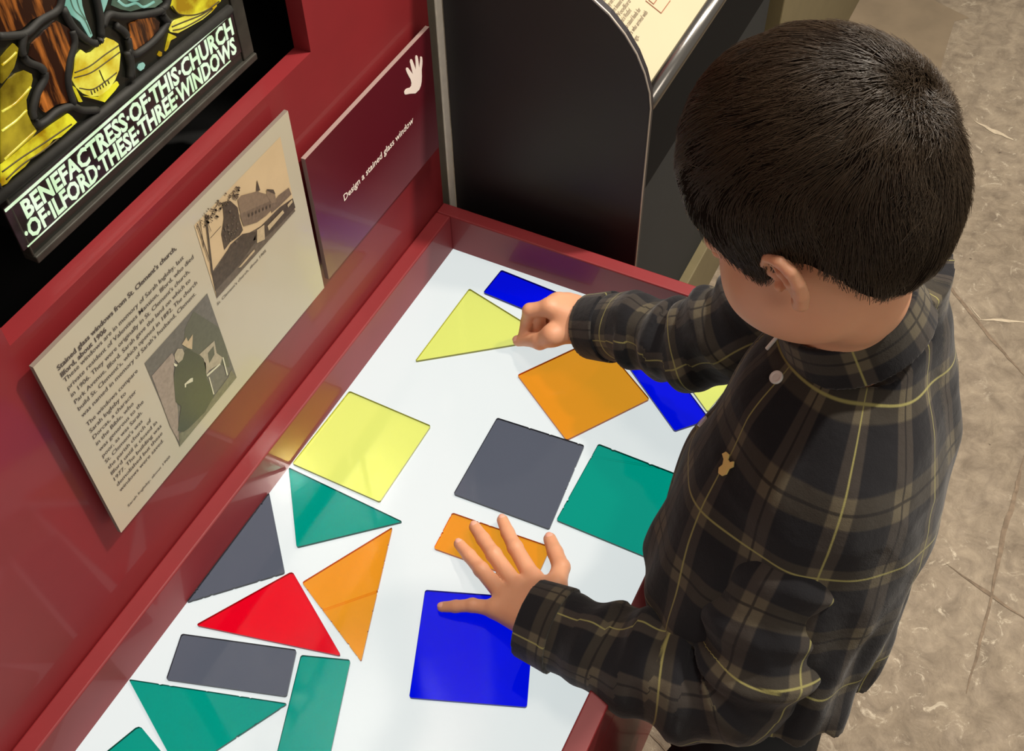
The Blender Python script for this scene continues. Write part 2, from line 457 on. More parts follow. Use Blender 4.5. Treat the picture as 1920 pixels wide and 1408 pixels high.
row("Stained glass windows from St. Clement's church,", -0.5605, (332, 469), zr1, 0.0048)
row("Ilford, about 1906", -0.5605, (201, 622), zr2, 0.0048)
V, F = text_geo(TX, 0.022); new_mesh('heading', V, F, print_dark, info); TX = []
za, zb = B((121.6, 718))[2], B((155, 783))[2]
for i, (s, e) in enumerate([("These windows are in memory of Sarah Ingleby, last", (346.6, 489)), ("private resident of Valentines Mansion, Ilford, who died", (363.6, 484)),
        ("in 1906. They were originally in St. Clement's church,", (358, 515)), ("Park Avenue, Ilford. Sarah gave the land on which to", (359, 531)),
        ("build St. Clement's, which opened in 1892. The church", (370, 531)), ("was named in memory of Sarah's husband, Clement.", (368, 552.5))]):
    row(s, -0.5603, e, za + (zb - za) * i / 5, 0.0045)
V, F = text_geo(TX, 0.004); new_mesh('paragraph', V, F, print_dark, info); TX = []
za, zb = B((164.5, 800))[2], B((226.6, 922))[2]
for i, (s, e) in enumerate([("The windows compare", (259, 697)), ("Sarah Ingleby to", (237, 739)), ("Dorcas, a character", (256, 735)), ("in the Bible, who", (251, 758)),
        ("was generous to the", (270, 755)), ("poor, as was Sarah.", (268, 775)), ("St. Clement's was", (267, 789)), ("the parish church of", (283, 786)),
        ("Ilford until it closed in", (295, 793)), ("1977. The building was", (303.5, 800)), ("demolished but these", (305, 813)), ("windows were saved.", (307.5, 827))]):
    row(s, -0.5600, e, za + (zb - za) * i / 11, 0.0045)
V, F = text_geo(TX, 0.004); new_mesh('paragraph', V, F, print_dark, info); TX = []
row("Sarah Ingleby, about 1900", B((241, 951))[0], (319.7, 857.7), B((241, 951))[2], 0.0032)
V, F = text_geo(TX, 0.004); new_mesh('caption', V, F, print_dark, info); TX = []
cs = B((408, 573)); row("St. Clement's church, about 1905", cs[0], (499, 471), cs[2], 0.0032)
V, F = text_geo(TX, 0.004); new_mesh('caption', V, F, print_dark, info); TX = []

def picture(name, parent, quads, y):
    """flat print made of flat coloured shapes: list of (material, [px points], layer)"""
    V = []; F = []; mats = []; mi = []
    for m, pts, layer in quads:
        k = len(V); V += [on_y(p, y - 0.00012 * layer) for p in pts]; F.append(list(range(k, k + len(pts))))
        if m not in mats: mats.append(m)
        mi.append(mats.index(m))
    return new_mesh(name, V, F, None, parent, mats=mats, midx=mi)
def pr(name, c, noise=0.12, ns=300): return pmat(name, c, rough=0.45, noise=noise, nscale=ns)
sky_s = pr('print_sky', (200, 176, 138), 0.04, 40); roof_s = pr('print_roof', (128, 108, 88), .12); wall_s = pr('print_wall', (112, 94, 78), .2)
dark_s = pr('print_dark_brown', (72, 60, 50), .3); mid_s = pr('print_ground', (98, 86, 74), .2); pale_s = pr('print_pale', (186, 166, 132), .12); fol_s = pr('print_leaves', (92, 76, 60), .5, 500)
h = lambda a, b: (350 + a / 4.022, 240 + b / 4.022)
H = lambda *l: [h(*p) for p in l]
quads = [(sky_s, H((706, 66), (820, 625), (228, 1285), (57, 735)), 1),
    (mid_s, H((820, 625), (228, 1285), (190, 1090), (300, 930), (420, 820), (560, 740), (640, 690), (780, 560)), 2),
    (dark_s, H((820, 600), (800, 530), (700, 600), (600, 700), (540, 760), (500, 850), (600, 820), (700, 730)), 3),
    (dark_s, H((190, 1100), (240, 1040), (330, 880), (420, 800), (520, 780), (520, 860), (380, 1050), (215, 1230)), 3),
    (dark_s, H((270, 560), (330, 550), (385, 600), (400, 690), (425, 770), (400, 810), (330, 860), (285, 920), (262, 800), (280, 680)), 4),
    (roof_s, H((385, 540), (410, 510), (530, 478), (600, 500), (645, 545), (600, 590), (410, 660), (395, 600)), 5),
    (wall_s, H((400, 650), (645, 545), (660, 600), (600, 660), (530, 710), (430, 740)), 5.4),
    (dark_s, H((525, 475), (530, 390), (555, 470)), 6), (roof_s, H((610, 470), (665, 495), (680, 560), (640, 570), (600, 500)), 6),
    (dark_s, H((655, 465), (670, 500), (600, 470), (605, 462)), 7),
    (wall_s, H((690, 510), (770, 450), (790, 500), (700, 590), (640, 640), (640, 580)), 5),
    (pale_s, H((530, 770), (585, 730), (590, 840), (530, 870)), 6), (pale_s, H((610, 740), (725, 620), (735, 640), (620, 775)), 6),
    (pale_s, H((760, 580), (795, 540), (800, 560), (765, 600)), 6), (pale_s, H((390, 1055), (510, 915), (515, 930), (410, 1050)), 6)]
for (a, b, c, d, wd) in [(145, 650, 195, 1095, 11), (80, 720, 175, 1000, 7), (100, 690, 130, 900, 5), (180, 830, 260, 740, 5), (160, 700, 240, 560, 5), (185, 780, 130, 640, 4)]:
    quads.append((dark_s, H((a - wd / 2, b), (a + wd / 2, b), (c + wd / 2, d), (c - wd / 2, d)), 8))
for i in range(70):
    t = rng.uniform(); a = 110 + t * 300 + rng.normal(0, 22); b = 690 - t * 270 + abs(rng.normal(0, 36)) + 12; s_ = rng.uniform(5, 15)
    if b < 670 - (a - 80) * 0.92 + 14: continue
    quads.append((fol_s, H((a - s_, b), (a, b - s_ * .6), (a + s_, b + 2), (a + 2, b + s_)), 9))
for i in range(26):
    a = rng.uniform(290, 400); b = rng.uniform(620, 860); s_ = rng.uniform(3, 7)
    quads.append((mid_s, H((a - s_, b), (a, b - s_ * 1.6), (a + s_, b), (a, b + s_ * 1.6)), 9))
for i in range(7):
    t = i / 6; a = 470 + t * 160; b = 655 - t * 70
    quads.append((dark_s, H((a - 5, b - 6), (a + 4, b - 12), (a + 6, b + 10), (a - 3, b + 16)), 9))
picture('church_photograph', info, quads, YB - 0.0002)
gw = pr('print_grey_wall', (104, 100, 92), .15); gp = pr('print_lilac_drape', (150, 136, 122), .15); gd = pr('print_dress', (70, 72, 54), .06)
gb = pr('print_backdrop', (92, 92, 76), .08); gf = pr('print_face', (168, 158, 134), .12); gl_ = pr('print_lace', (206, 204, 176), .08); gfl = pr('print_carpet', (116, 112, 88), .2)
g = lambda a, b: (120 + a / 3.706, 600 + b / 3.706)
G = lambda *l: [g(*p) for p in l]
quads = [(gw, G((995, -185), (1200, 400), (805, 880), (560, 300)), 1),
    (gb, G((840, 60), (900, -60), (1075, 50), (1130, 200), (1150, 330), (940, 260), (830, 200)), 2),
    (gp, G((610, 390), (750, 230), (770, 260), (760, 380), (790, 620), (800, 850), (740, 740)), 3),
    (gfl, G((1200, 400), (805, 880), (800, 790), (960, 660), (1050, 520), (1140, 400), (1160, 350)), 3),
    (gd, G((770, 340), (830, 220), (860, 200), (930, 240), (985, 300), (990, 400), (1045, 520), (980, 640), (870, 750), (830, 778), (790, 770), (815, 600), (775, 570), (762, 400)), 4),
    (gf, G((768, 240), (790, 200), (822, 200), (836, 230), (825, 275), (795, 300), (772, 275)), 5),
    (pale_s, G((820, 170), (850, 120), (862, 150), (895, 100), (890, 205), (860, 195)), 4),
    (gl_, G((762, 298), (790, 312), (780, 326), (765, 318)), 6), (gl_, G((840, 470), (838, 445), (880, 405), (896, 402), (895, 428), (850, 448), (848, 468)), 6),
    (gf, G((940, 240), (1045, 145), (1060, 230), (1100, 260), (1090, 300), (1010, 350), (990, 380), (970, 270)), 4),
    (gb, G((1000, 230), (1040, 180), (1046, 240), (1010, 300)), 5),
    (gl_, G((1100, 262), (1108, 258), (1140, 380), (1132, 388)), 5), (gl_, G((990, 382), (1085, 300), (1088, 310), (995, 395)), 5), (gl_, G((1005, 400), (1012, 396), (1045, 515), (1038, 520)), 5)]
picture('portrait_photograph', info, quads, YB - 0.0002)

# ------------------------------------------------------------------ title board
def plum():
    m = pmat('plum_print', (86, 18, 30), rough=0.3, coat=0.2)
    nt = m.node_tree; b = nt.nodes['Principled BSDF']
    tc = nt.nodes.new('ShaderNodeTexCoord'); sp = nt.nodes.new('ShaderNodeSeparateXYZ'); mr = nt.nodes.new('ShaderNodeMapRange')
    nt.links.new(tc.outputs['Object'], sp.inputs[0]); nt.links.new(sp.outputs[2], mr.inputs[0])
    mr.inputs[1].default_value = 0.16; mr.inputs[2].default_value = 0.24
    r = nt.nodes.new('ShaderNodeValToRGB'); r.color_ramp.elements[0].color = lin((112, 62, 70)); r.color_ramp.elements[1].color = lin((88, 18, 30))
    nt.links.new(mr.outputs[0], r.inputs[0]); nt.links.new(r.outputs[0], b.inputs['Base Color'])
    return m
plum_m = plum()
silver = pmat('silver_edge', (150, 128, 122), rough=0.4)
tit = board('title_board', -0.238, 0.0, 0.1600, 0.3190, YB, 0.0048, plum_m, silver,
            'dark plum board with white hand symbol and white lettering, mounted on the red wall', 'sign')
a = on_y((645.6, 377.5), YB - 0.0004); e = on_y((775, 227), YB - 0.0004)
V, F = text_geo([("Design a stained glass window", a, (e[0], a[1], a[2]), up, 0.0082)], 0.018)
new_mesh('lettering', V, F, white_print, tit)
hand = [(550, 470), (575, 480), (688, 632), (660, 520), (640, 440), (616, 340), (625, 290), (650, 268), (672, 285), (700, 360), (760, 525), (755, 400), (745, 240), (755, 190), (775, 178),
        (797, 195), (812, 270), (828, 400), (838, 490), (855, 360), (865, 230), (885, 202), (908, 225), (915, 290), (912, 400), (898, 520), (902, 680), (896, 800), (880, 900), (840, 1000), (745, 1090),
        (620, 1095), (510, 1118), (485, 1100), (482, 1060), (510, 1000), (550, 970), (620, 955), (645, 920), (652, 840), (635, 760), (590, 680), (540, 580), (522, 520), (530, 485)]
hp = [on_y((720 + x / 12.8, 90 + y / 12.8), YB) for x, y in hand]
flat_pane('hand_symbol', hp, YB - 0.00005, 0.0004, white_print, tit)

# ------------------------------------------------------------------ stained glass panel in the recess
YG = 0.05
def glass(name, c1, c2, strength, scale=40, streak=None, p0=0.35, p1=0.65):
    m = bpy.data.materials.new(name); m.use_nodes = True
    nt = m.node_tree; N = nt.nodes; L = nt.links; b = N['Principled BSDF']
    b.inputs['Roughness'].default_value = 0.2; b.inputs['Base Color'].default_value = tuple(x * 0.2 for x in lin(c1)[:3]) + (1,)
    tc = N.new('ShaderNodeTexCoord'); mp = N.new('ShaderNodeMapping')
    if streak: mp.inputs['Scale'].default_value = streak; mp.inputs['Rotation'].default_value = (0, 0.25, 0)
    L.new(tc.outputs['Object'], mp.inputs[0])
    n = N.new('ShaderNodeTexNoise'); n.inputs['Scale'].default_value = scale; n.inputs['Detail'].default_value = 5; L.new(mp.outputs[0], n.inputs['Vector'])
    r = N.new('ShaderNodeValToRGB'); r.color_ramp.elements[0].position = p0; r.color_ramp.elements[1].position = p1
    r.color_ramp.elements[0].color = lin(c1); r.color_ramp.elements[1].color = lin(c2)
    L.new(n.outputs[0], r.inputs[0]); L.new(r.outputs[0], b.inputs['Emission Color']); b.inputs['Emission Strength'].default_value = strength
    return m
g_yel = glass('gold_glass', (150, 116, 6), (236, 230, 50), 0.95, 55)
g_yel2 = glass('bright_yellow_glass', (190, 158, 8), (240, 240, 100), 0.95, 55)
g_old = glass('dark_gold_glass', (96, 78, 10), (190, 168, 40), 0.9, 30)
g_brn = glass('brown_glass', (44, 20, 10), (226, 130, 52), 0.75, 95, (1.6, 1, 0.22), 0.5, 0.74)
g_teal = glass('teal_glass', (112, 168, 150), (160, 206, 190), 0.8, 60, (1.2, 1, 0.25))
g_green = glass('green_grey_glass', (40, 58, 46), (104, 132, 108), 0.7, 50)
g_let = glass('white_glass', (200, 232, 186), (232, 248, 224), 0.95, 60)
g_ins = glass('purple_glass', (34, 20, 18), (66, 44, 50), 0.6, 60)
lead = pmat('lead_came', (34, 34, 31), rough=0.7, metal=0.1, noise=0.3, nscale=90)
paint_line = pmat('glass_paint', (60, 48, 6), rough=0.6)
sg = thing('stained_glass_window', (0, YG, 0.4), 'backlit stained glass panel with yellow vessels and a lettered inscription, set in the wall recess', 'stained glass window')
A8 = lambda *l: [on_y((x / 4.142, y / 4.142), YG) for x, y in l]
A6 = lambda *l: [on_y((230 + x / 5.868, y / 5.868), YG) for x, y in l]
A1 = lambda *l: [on_y((x / 2.816, y / 2.816), YG) for x, y in l]
bl, brr = on_y((65, 486), YG), on_y((472, 106), YG)
x0g, x1g, z0g = bl[0], brr[0], 0.5 * (bl[2] + brr[2])
box('backing', x0g, x1g, YG, YG + 0.008, z0g, 0.98, pmat('dark_glass', (24, 25, 20), rough=0.3), sg)
fr_m = pmat('zinc_frame', (60, 58, 52), rough=0.5, metal=0.4, noise=0.25, nscale=70)
bm = bmesh.new(); box_bm(bm, x0g - .001, x1g + .003, YG - 0.004, YG + 0.010, z0g - .003, z0g + .0035)
box_bm(bm, x1g - .012, x1g + .003, YG - .0015, YG + .010, z0g + .0035, .98); box_bm(bm, x0g - .001, x0g + .001, YG - .0015, YG + .010, z0g + .0035, .98)
box_bm(bm, x0g - .001, x1g + .003, YG - .004, YG + .010, .98, .984)
bm_obj(bm, 'frame', fr_m, sg, bevel=0.001)
bm = bmesh.new(); box_bm(bm, x0g + .02, x0g + .05, YG + .01, 0.20, z0g + .2, z0g + .24); box_bm(bm, x1g - .05, x1g - .02, YG + .01, 0.20, z0g + .2, z0g + .24)
box_bm(bm, x0g + .02, x0g + .05, YG + .01, 0.20, z0g - .005, z0g + .02); box_bm(bm, x1g - .05, x1g - .02, YG + .01, 0.20, z0g - .005, z0g + .02)
bm_obj(bm, 'bracket', black_box, sg)
def pane(name, pts, mat, up_=0.0015):
    return flat_pane(name, pts, YG - 0.0002, up_, mat, sg)
def lines_px(name, fn, paths, rad, mat, yy, k=5):
    V = []; F = []
    for p in paths:
        q = [np.array([a[0], yy, a[2]]) for a in fn(*p)]
        v, f_ = tube_data(smooth_path(q, k) if len(q) > 2 else q, rad, 6); b_ = len(V); V += list(v); F += [[b_ + i for i in z] for z in f_]
    return new_mesh(name, V, F, mat, sg, smooth=True)
pane('goblet', A8((620, 385), (660, 415), (700, 402), (760, 350), (820, 290), (870, 310), (905, 335), (922, 420), (912, 540), (880, 620), (830, 690), (760, 740), (690, 745), (640, 725), (590, 680), (555, 620), (572, 530), (580, 430)), g_yel2)
pane('goblet_foot', A8((640, 745), (760, 750), (900, 630), (912, 655), (880, 700), (800, 790), (750, 775)), g_yel)
pane('goblet_strap', A8((556, 665), (575, 680), (628, 785), (608, 790)), g_yel)
lines_px('goblet_detail', A8, [[(565, 560), (680, 510), (800, 420), (905, 350)], [(560, 600), (690, 560), (820, 470), (915, 400)], [(600, 680), (700, 690), (800, 630), (890, 560)], [(755, 540), (780, 600), (800, 640)]] +
         [[(690 + i * 22, 700 - i * 13), (700 + i * 22, 730 - i * 14)] for i in range(7)], 0.0005, paint_line, YG - 0.0019)
pane('vase', A8((0, 690), (60, 610), (110, 570), (180, 545), (232, 570), (240, 610), (222, 690), (190, 770), (200, 880), (235, 960), (272, 1010), (240, 1060), (100, 1180), (0, 1262)), g_old)
pane('vase_handle', A8((0, 440), (50, 380), (95, 335), (128, 370), (118, 440), (95, 520), (50, 590), (0, 645)), g_old)
lines_px('vase_detail', A8, [[(0, 860), (110, 790), (222, 670)], [(0, 1010), (110, 930), (190, 850)], [(0, 500), (60, 450), (110, 400)], [(20, 1230), (140, 1120), (260, 1010)]], 0.0008, g_yel2, YG - 0.0019)
pane('plinth', A8((0, 1275), (110, 1190), (250, 1070), (400, 960), (520, 880), (545, 900), (585, 945), (460, 1060), (400, 1080), (330, 1170), (240, 1215), (180, 1290), (80, 1370), (40, 1420), (0, 1440)), g_yel)
lines_px('plinth_detail', A8, [[(0, 1330), (150, 1220), (320, 1110), (540, 960)], [(30, 1390), (160, 1270), (300, 1180), (440, 1070)]], 0.0006, paint_line, YG - 0.0019)
pane('brown_pane', A8((-30, -60), (440, -60), (425, 30), (390, 75), (230, 150), (150, 225), (0, 250), (-30, 250)), g_brn)
pane('brown_pane', A8((235, 340), (330, 240), (430, 160), (520, 215), (570, 290), (540, 420), (500, 560), (505, 720), (520, 790), (420, 810), (340, 870), (300, 830), (320, 720), (345, 580), (300, 490), (215, 430)), g_brn)
pane('brown_pane', A6((60, 260), (200, 200), (330, 190), (390, 240), (380, 320), (270, 440), (120, 545), (90, 470), (75, 380)), g_brn)
pane('drapery', A8((470, -80), (610, -80), (625, 40), (650, 130), (705, 270), (690, 290), (620, 170), (540, 110), (490, 30)), g_teal)
lines_px('drapery_folds', A8, [[(520, -40), (560, 70), (640, 150), (690, 260)], [(570, -50), (600, 60), (650, 150)]], 0.0005, g_green, YG - 0.0019)
pane('drapery', A8((785, -60), (840, -60), (815, 30), (790, 95), (780, 50)), g_teal)
pane('green_pane', A8((860, 40), (880, -60), (1200, -70), (1250, 10), (1190, 55), (1090, 60), (1000, 85), (930, 70)), g_green)
lines_px('green_detail', A8, [[(900, 0), (960, 40), (1040, 20), (1100, 50), (1180, 10)], [(950, -30), (1010, 0), (1080, -20)]], 0.0010, g_teal, YG - 0.0019)
pane('goblet', A6((470, -60), (1090, -80), (1060, 10), (1000, 60), (900, 130), (780, 160), (640, 170), (560, 110), (510, 50)), g_yel)
pane('goblet_foot', A6((560, 220), (700, 170), (900, 90), (1010, 40), (1020, 60), (960, 130), (860, 210), (700, 300), (590, 360), (520, 350), (500, 310), (520, 260)), g_yel2)
pane('goblet_strap', A6((500, 365), (560, 390), (575, 405), (510, 440), (480, 530), (455, 560), (480, 450)), g_yel)
lines_px('goblet_detail', A6, [[(520, 60), (600, 150), (760, 160), (900, 110), (1040, 10)], [(530, 330), (650, 300), (850, 190), (970, 90)], [(520, 290), (640, 240), (840, 160), (960, 80)]], 0.0006, paint_line, YG - 0.0019)
pane('blue_jewel', A6((155, 745), (170, 705), (215, 685), (230, 710), (215, 750), (180, 775)), g_teal)
pane('yellow_jewel', A6((375, 600), (395, 560), (415, 570), (412, 610), (390, 618)), g_yel)
lines_px('lead_came', A8, [[(-30, 275), (80, 270), (190, 250), (300, 150), (430, 70), (470, -60)], [(170, 250), (150, 380), (190, 470), (300, 520), (330, 600), (270, 720), (235, 860), (270, 960), (340, 935), (430, 860), (540, 820), (620, 850), (740, 850)],
     [(540, 230), (560, 330), (520, 480), (510, 640), (550, 800)], [(470, 60), (560, 220), (700, 330), (770, 300)], [(770, 280), (760, 120), (720, -60)], [(780, 200), (830, 110), (930, 120), (1100, 110), (1260, 60), (1300, -60)],
     [(880, 190), (960, 260), (990, 380), (1010, 600)]], 0.0029, lead, YG - 0.002)
lines_px('lead_came', A6, [[(420, 60), (420, 160), (480, 240)], [(30, 540), (110, 590), (290, 470), (420, 330), (470, 240)], [(60, 850), (60, 700), (20, 560)]], 0.0030, lead, YG - 0.002)
lines_px('lead_bar', A1, [[(-60, 1075), (1205, 45)]], 0.0044, lead, YG - 0.0015)
# inscription
ia, ib = on_y((45, 404), YG), on_y((437, 66), YG)
ja, jb = on_y((47, 447), YG), on_y((443, 101), YG)
za_, zb_ = (ia[2] + ib[2]) / 2, (ja[2] + jb[2]) / 2
box('inscription_glass', min(ia[0], ja[0]) - .006, max(ib[0], jb[0]) + .004, YG - 0.0012, YG - 0.0001, zb_ - 0.004, za_ + 0.0195, g_ins, sg)
box('bright_border', min(ia[0], ja[0]) - .006, max(ib[0], jb[0]) - .002, YG - 0.0018, YG - 0.0012, za_ + 0.0168, za_ + 0.0190, g_let, sg)
box('bright_border', min(ia[0], ja[0]) - .002, max(ib[0], jb[0]) - .012, YG - 0.0018, YG - 0.0012, zb_ - 0.0035, zb_ - 0.0026, g_let, sg)
yl = YG - 0.0017
V, F = text_geo([("BENEFACTRESS\u00b7OF\u00b7THIS\u00b7CHURCH", (ia[0], yl, za_), (ib[0], yl, za_), up, 0.0148),
                 ("\u00b7OF\u00b7ILFORD\u00b7THESE\u00b7THREE\u00b7WINDOWS", (ja[0], yl, zb_), (jb[0], yl, zb_), up, 0.0148)], 0.036)
new_mesh('inscription', V, F, g_let, sg)

# ------------------------------------------------------------------ lectern beyond the table
XE = on_y((1440, 20), -0.17)[0]
lect = thing('lectern', (0.05, 0, FZ), 'dark lectern with a curved side panel, sloping cream text sheet and steel rail', 'display lectern')
XS = 0.05
edge_px = [(1090, -14), (1110, 0), (1140, 28), (1170, 66), (1192, 103), (1207, 140), (1216, 176), (1218, 205)]
E_ = [on_x(p, XS) for p in edge_px]
ybk = YW
prof = [(ybk, FZ), (ybk, 0.62), (-0.02, 0.60), (-0.08, 0.52), (-0.125, 0.42)] + [(p[1], p[2]) for p in E_] + [(E_[-1][1], FZ)]
prism_obj('side_panel', [(XS, y, z) for y, z in prof], (0.012, 0, 0), dark_laminate, lect, bevel=0.0008)
V, F = tube_data([(XS + 0.002, y, z) for y, z in prof[4:]], 0.0014, 6)
new_mesh('edge_strip', V, F, alu, lect, smooth=True)
ty, tz = -0.222, 0.262
ang = math.radians(38)
cyl = []
steel = pmat('steel_tube', (140, 138, 134), rough=0.22, metal=1.0)
tube('rail', [(XS + 0.012, ty + .006, tz - .012), (XE, ty + .006, tz - .012)], 0.0105, steel, lect, n=20)
u = np.array([0, math.cos(ang), math.sin(ang)]); nrm = np.array([0, -math.sin(ang), math.cos(ang)])
o0 = np.array([XS + 0.0125, ty + 0.014, tz - 0.002])
def sheet_quad(x0, x1, a, b, off): return [o0 + np.array([x, 0, 0]) + u * v + nrm * off for x, v in ((x0, a), (x1, a), (x1, b), (x0, b))]
sheet_m = pmat('cream_sheet', (190, 178, 148), rough=0.4, noise=0.02, nscale=12)
prism_obj('sheet', sheet_quad(0, XE - 0.07, -0.004, 0.30, 0), nrm * -0.006, sheet_m, lect)
prism_obj('sheet_support', sheet_quad(0, XE - 0.07, -0.01, 0.30, -0.0065), nrm * -0.012, dark_laminate, lect)
def onplane(px, P0, n):
    d = ray(px); return CAM + d * (np.dot(P0 - CAM, n) / np.dot(d, n))
ps = o0 + nrm * 0.0004
SP = lambda p: onplane(p, ps, nrm)
q6 = lambda a, b: (1060 + a / 7.04, b / 7.04)
TX = []
for s, a, b in [("for Valentines", (490, 60), (560, -40)), ("at any one time", (560, 120), (680, -30)), ("were housed in", (630, 190), (775, 0)), ("Woodford", (700, 245), (865, 20)), ("and in Woodford", (760, 300), (880, 150)),
                ("to raised funds for", (815, 385), (1000, 130)), ("ers who arrived with", (865, 480), (1090, 170)), ("ings.", (920, 565), (980, 485))]:
    A_, B_ = SP(q6(*a)), SP(q6(*b)); B_ = np.array([B_[0], A_[1], A_[2]]); TX.append((s, A_, B_, u, 0.0055))
V, F = text_geo(TX, 0.004); new_mesh('text', V, F, pmat('grey_ink', (120, 108, 88), rough=0.6), lect)
V = []; F = []
for a, b in [((1060, 10), (1265, 175)), ((1265, 175), (1385, 10)), ((1100, 0), (1165, 55)), ((1165, 55), (1205, 0))]:
    A_, B_ = SP(q6(*a)), SP(q6(*b)); v, f_ = tube_data([A_, B_], 0.0006, 4); k = len(V); V += list(v); F += [[k + i for i in z] for z in f_]
new_mesh('picture_outline', V, F, pmat('brown_line', (150, 96, 70), rough=0.6), lect)
# front of the lectern: black recessed face above a blue grey face
yb = on_z((1273, 527), -0.3246)[1]
XE = on_y((1440, 20), yb)[0]
box('front_panel', XS + 0.012, XE, yb, yb + 0.012, 0.046, 0.225, pmat('black_face', (5, 5, 6), rough=0.9, spec=0.2), lect)
box('base_panel', XS + 0.012, XE, yb, yb + 0.012, -0.3246, 0.046, blue_grey, lect)
box('far_end_panel', XE - 0.012, XE, yb + .012, 0.02, -0.3246, 0.225, black_box, lect)
# olive plinth under the lectern
pl = box('plinth', 0.062, XE, -0.2079, 0.02, FZ, -0.3246, olive_paint, lect, bevel=0.002)
pw = box('display_plinth', XE + 0.05, 3.2, -0.2050, 0.4, FZ, 0.30, olive_paint, None, bevel=0.002)
tag(pw, 'tall olive painted unit standing behind the head, beyond the lectern', 'plinth')

# ================================================================== the boy
# signed distance modelling: blended limbs are polygonised into continuous surfaces
def sm(a, b, k):              # smooth union
    h = np.clip(0.5 + 0.5 * (b - a) / k, 0, 1)
    return b + (a - b) * h - k * h * (1 - h)
def ssub(a, b, k):            # a minus b
    return -sm(-a, b, k)
def cap(P, a, b, ra, rb):
    a = np.array(a, float); b = np.array(b, float); ab = b - a
    t = np.clip((P - a) @ ab / (ab @ ab), 0, 1)
    return np.linalg.norm(P - (a + t[:, None] * ab), axis=1) - (ra + (rb - ra) * t)
def ell(P, c, r, M=None):
    q = P - np.array(c, float)
    if M is not None: q = q @ M
    r = np.array(r, float)
    k0 = np.linalg.norm(q / r, axis=1); k1 = np.linalg.norm(q / (r * r), axis=1) + 1e-9
    return k0 * (k0 - 1) / k1
def chain(P, pts, rs, k):
    d = None
    for a, b, ra, rb in zip(pts[:-1], pts[1:], rs[:-1], rs[1:]):
        e = cap(P, a, b, ra, rb); d = e if d is None else sm(d, e, k)
    return d
def vnoise(P, s, seed=0):     # cheap smooth noise
    q = P * s; r = 0
    g = np.random.RandomState(seed)
    for i in range(5):
        k = g.normal(0, 1, 3) * (1 + 0.5 * i); r = r + np.sin(q @ k + g.uniform(0, 6.28)) / (1 + 0.4 * i)
    return r / 2.6

def surface(f, lo, hi, h, B=16, slack=1.25):
    """surface nets over the blocks that touch the zero level"""
    lo = np.array(lo, float); n = np.ceil((np.array(hi) - lo) / h / B).astype(int)
    I = np.stack(np.meshgrid(*[np.arange(k) for k in n], indexing='ij'), -1).reshape(-1, 3)
    cen = lo + (I + 0.5) * B * h
    keep = np.abs(f(cen)) < B * h * 0.87 * slack
    I = I[keep]
    S = n * B + 4
    key = lambda a: (a[..., 0] * S[1] + a[..., 1]) * S[2] + a[..., 2]
    loc = np.stack(np.meshgrid(*[np.arange(B + 1)] * 3, indexing='ij'), -1).reshape(-1, 3)
    CK = []; CV = []; EK = [[], [], []]; ES = [[], [], []]
    chunk = 24
    for s in range(0, len(I), chunk):
        J = I[s:s + chunk]
        G = (J[:, None, :] * B + loc[None]).reshape(-1, 3)
        D = f(lo + G * h).reshape(len(J), B + 1, B + 1, B + 1)
        G = G.reshape(len(J), B + 1, B + 1, B + 1, 3)
        neg = D < 0
        c8 = [(i, j, k) for i in (0, 1) for j in (0, 1) for k in (0, 1)]
        sl = lambda A, o: A[:, o[0]:B + o[0], o[1]:B + o[1], o[2]:B + o[2]]
        cnt = sum(sl(neg, o).astype(int) for o in c8)
        act = (cnt > 0) & (cnt < 8)
        if not act.any(): continue
        acc = np.zeros((act.sum(), 3)); num = np.zeros(act.sum())
        vals = {o: sl(D, o)[act] for o in c8}
        for ax in range(3):
            for o in c8:
                if o[ax]: continue
                o2 = list(o); o2[ax] = 1; o2 = tuple(o2)
                a = vals[o]; b = vals[o2]; cr = (a < 0) != (b < 0)
                t = np.where(cr, a / (a - b + 1e-20), 0)
                p = np.tile(np.array(o, float), (len(a), 1)); p[:, ax] += t
                acc += p * cr[:, None]; num += cr
        base = sl(G, (0, 0, 0))[act]
        CK.append(key(base)); CV.append(lo + (base + acc / num[:, None]) * h)
        for ax in range(3):
            o2 = [0, 0, 0]; o2[ax] = 1
            a = sl(neg, (0, 0, 0)); b = sl(neg, tuple(o2)); cr = a != b
            EK[ax].append(sl(G, (0, 0, 0))[cr]); ES[ax].append(a[cr])
    CK = np.concatenate(CK); CV = np.concatenate(CV)
    CK, ui = np.unique(CK, return_index=True); CV = CV[ui]
    F = []
    for ax in range(3):
        E = np.concatenate(EK[ax]); sg_ = np.concatenate(ES[ax])
        u_, v_ = [(1, 2), (2, 0), (0, 1)][ax]
        quad = []
        ok = np.ones(len(E), bool)
        for du, dv in ((1, 1), (0, 1), (0, 0), (1, 0)):
            g_ = E.copy(); g_[:, u_] -= du; g_[:, v_] -= dv
            kk = key(g_); ix = np.searchsorted(CK, kk); ix = np.clip(ix, 0, len(CK) - 1)
            ok &= CK[ix] == kk; quad.append(ix)
        Q = np.stack(quad, 1)[ok]; sgn = sg_[ok]
        Q[~sgn] = Q[~sgn][:, ::-1]
        F.append(Q)
    return CV, np.concatenate(F)

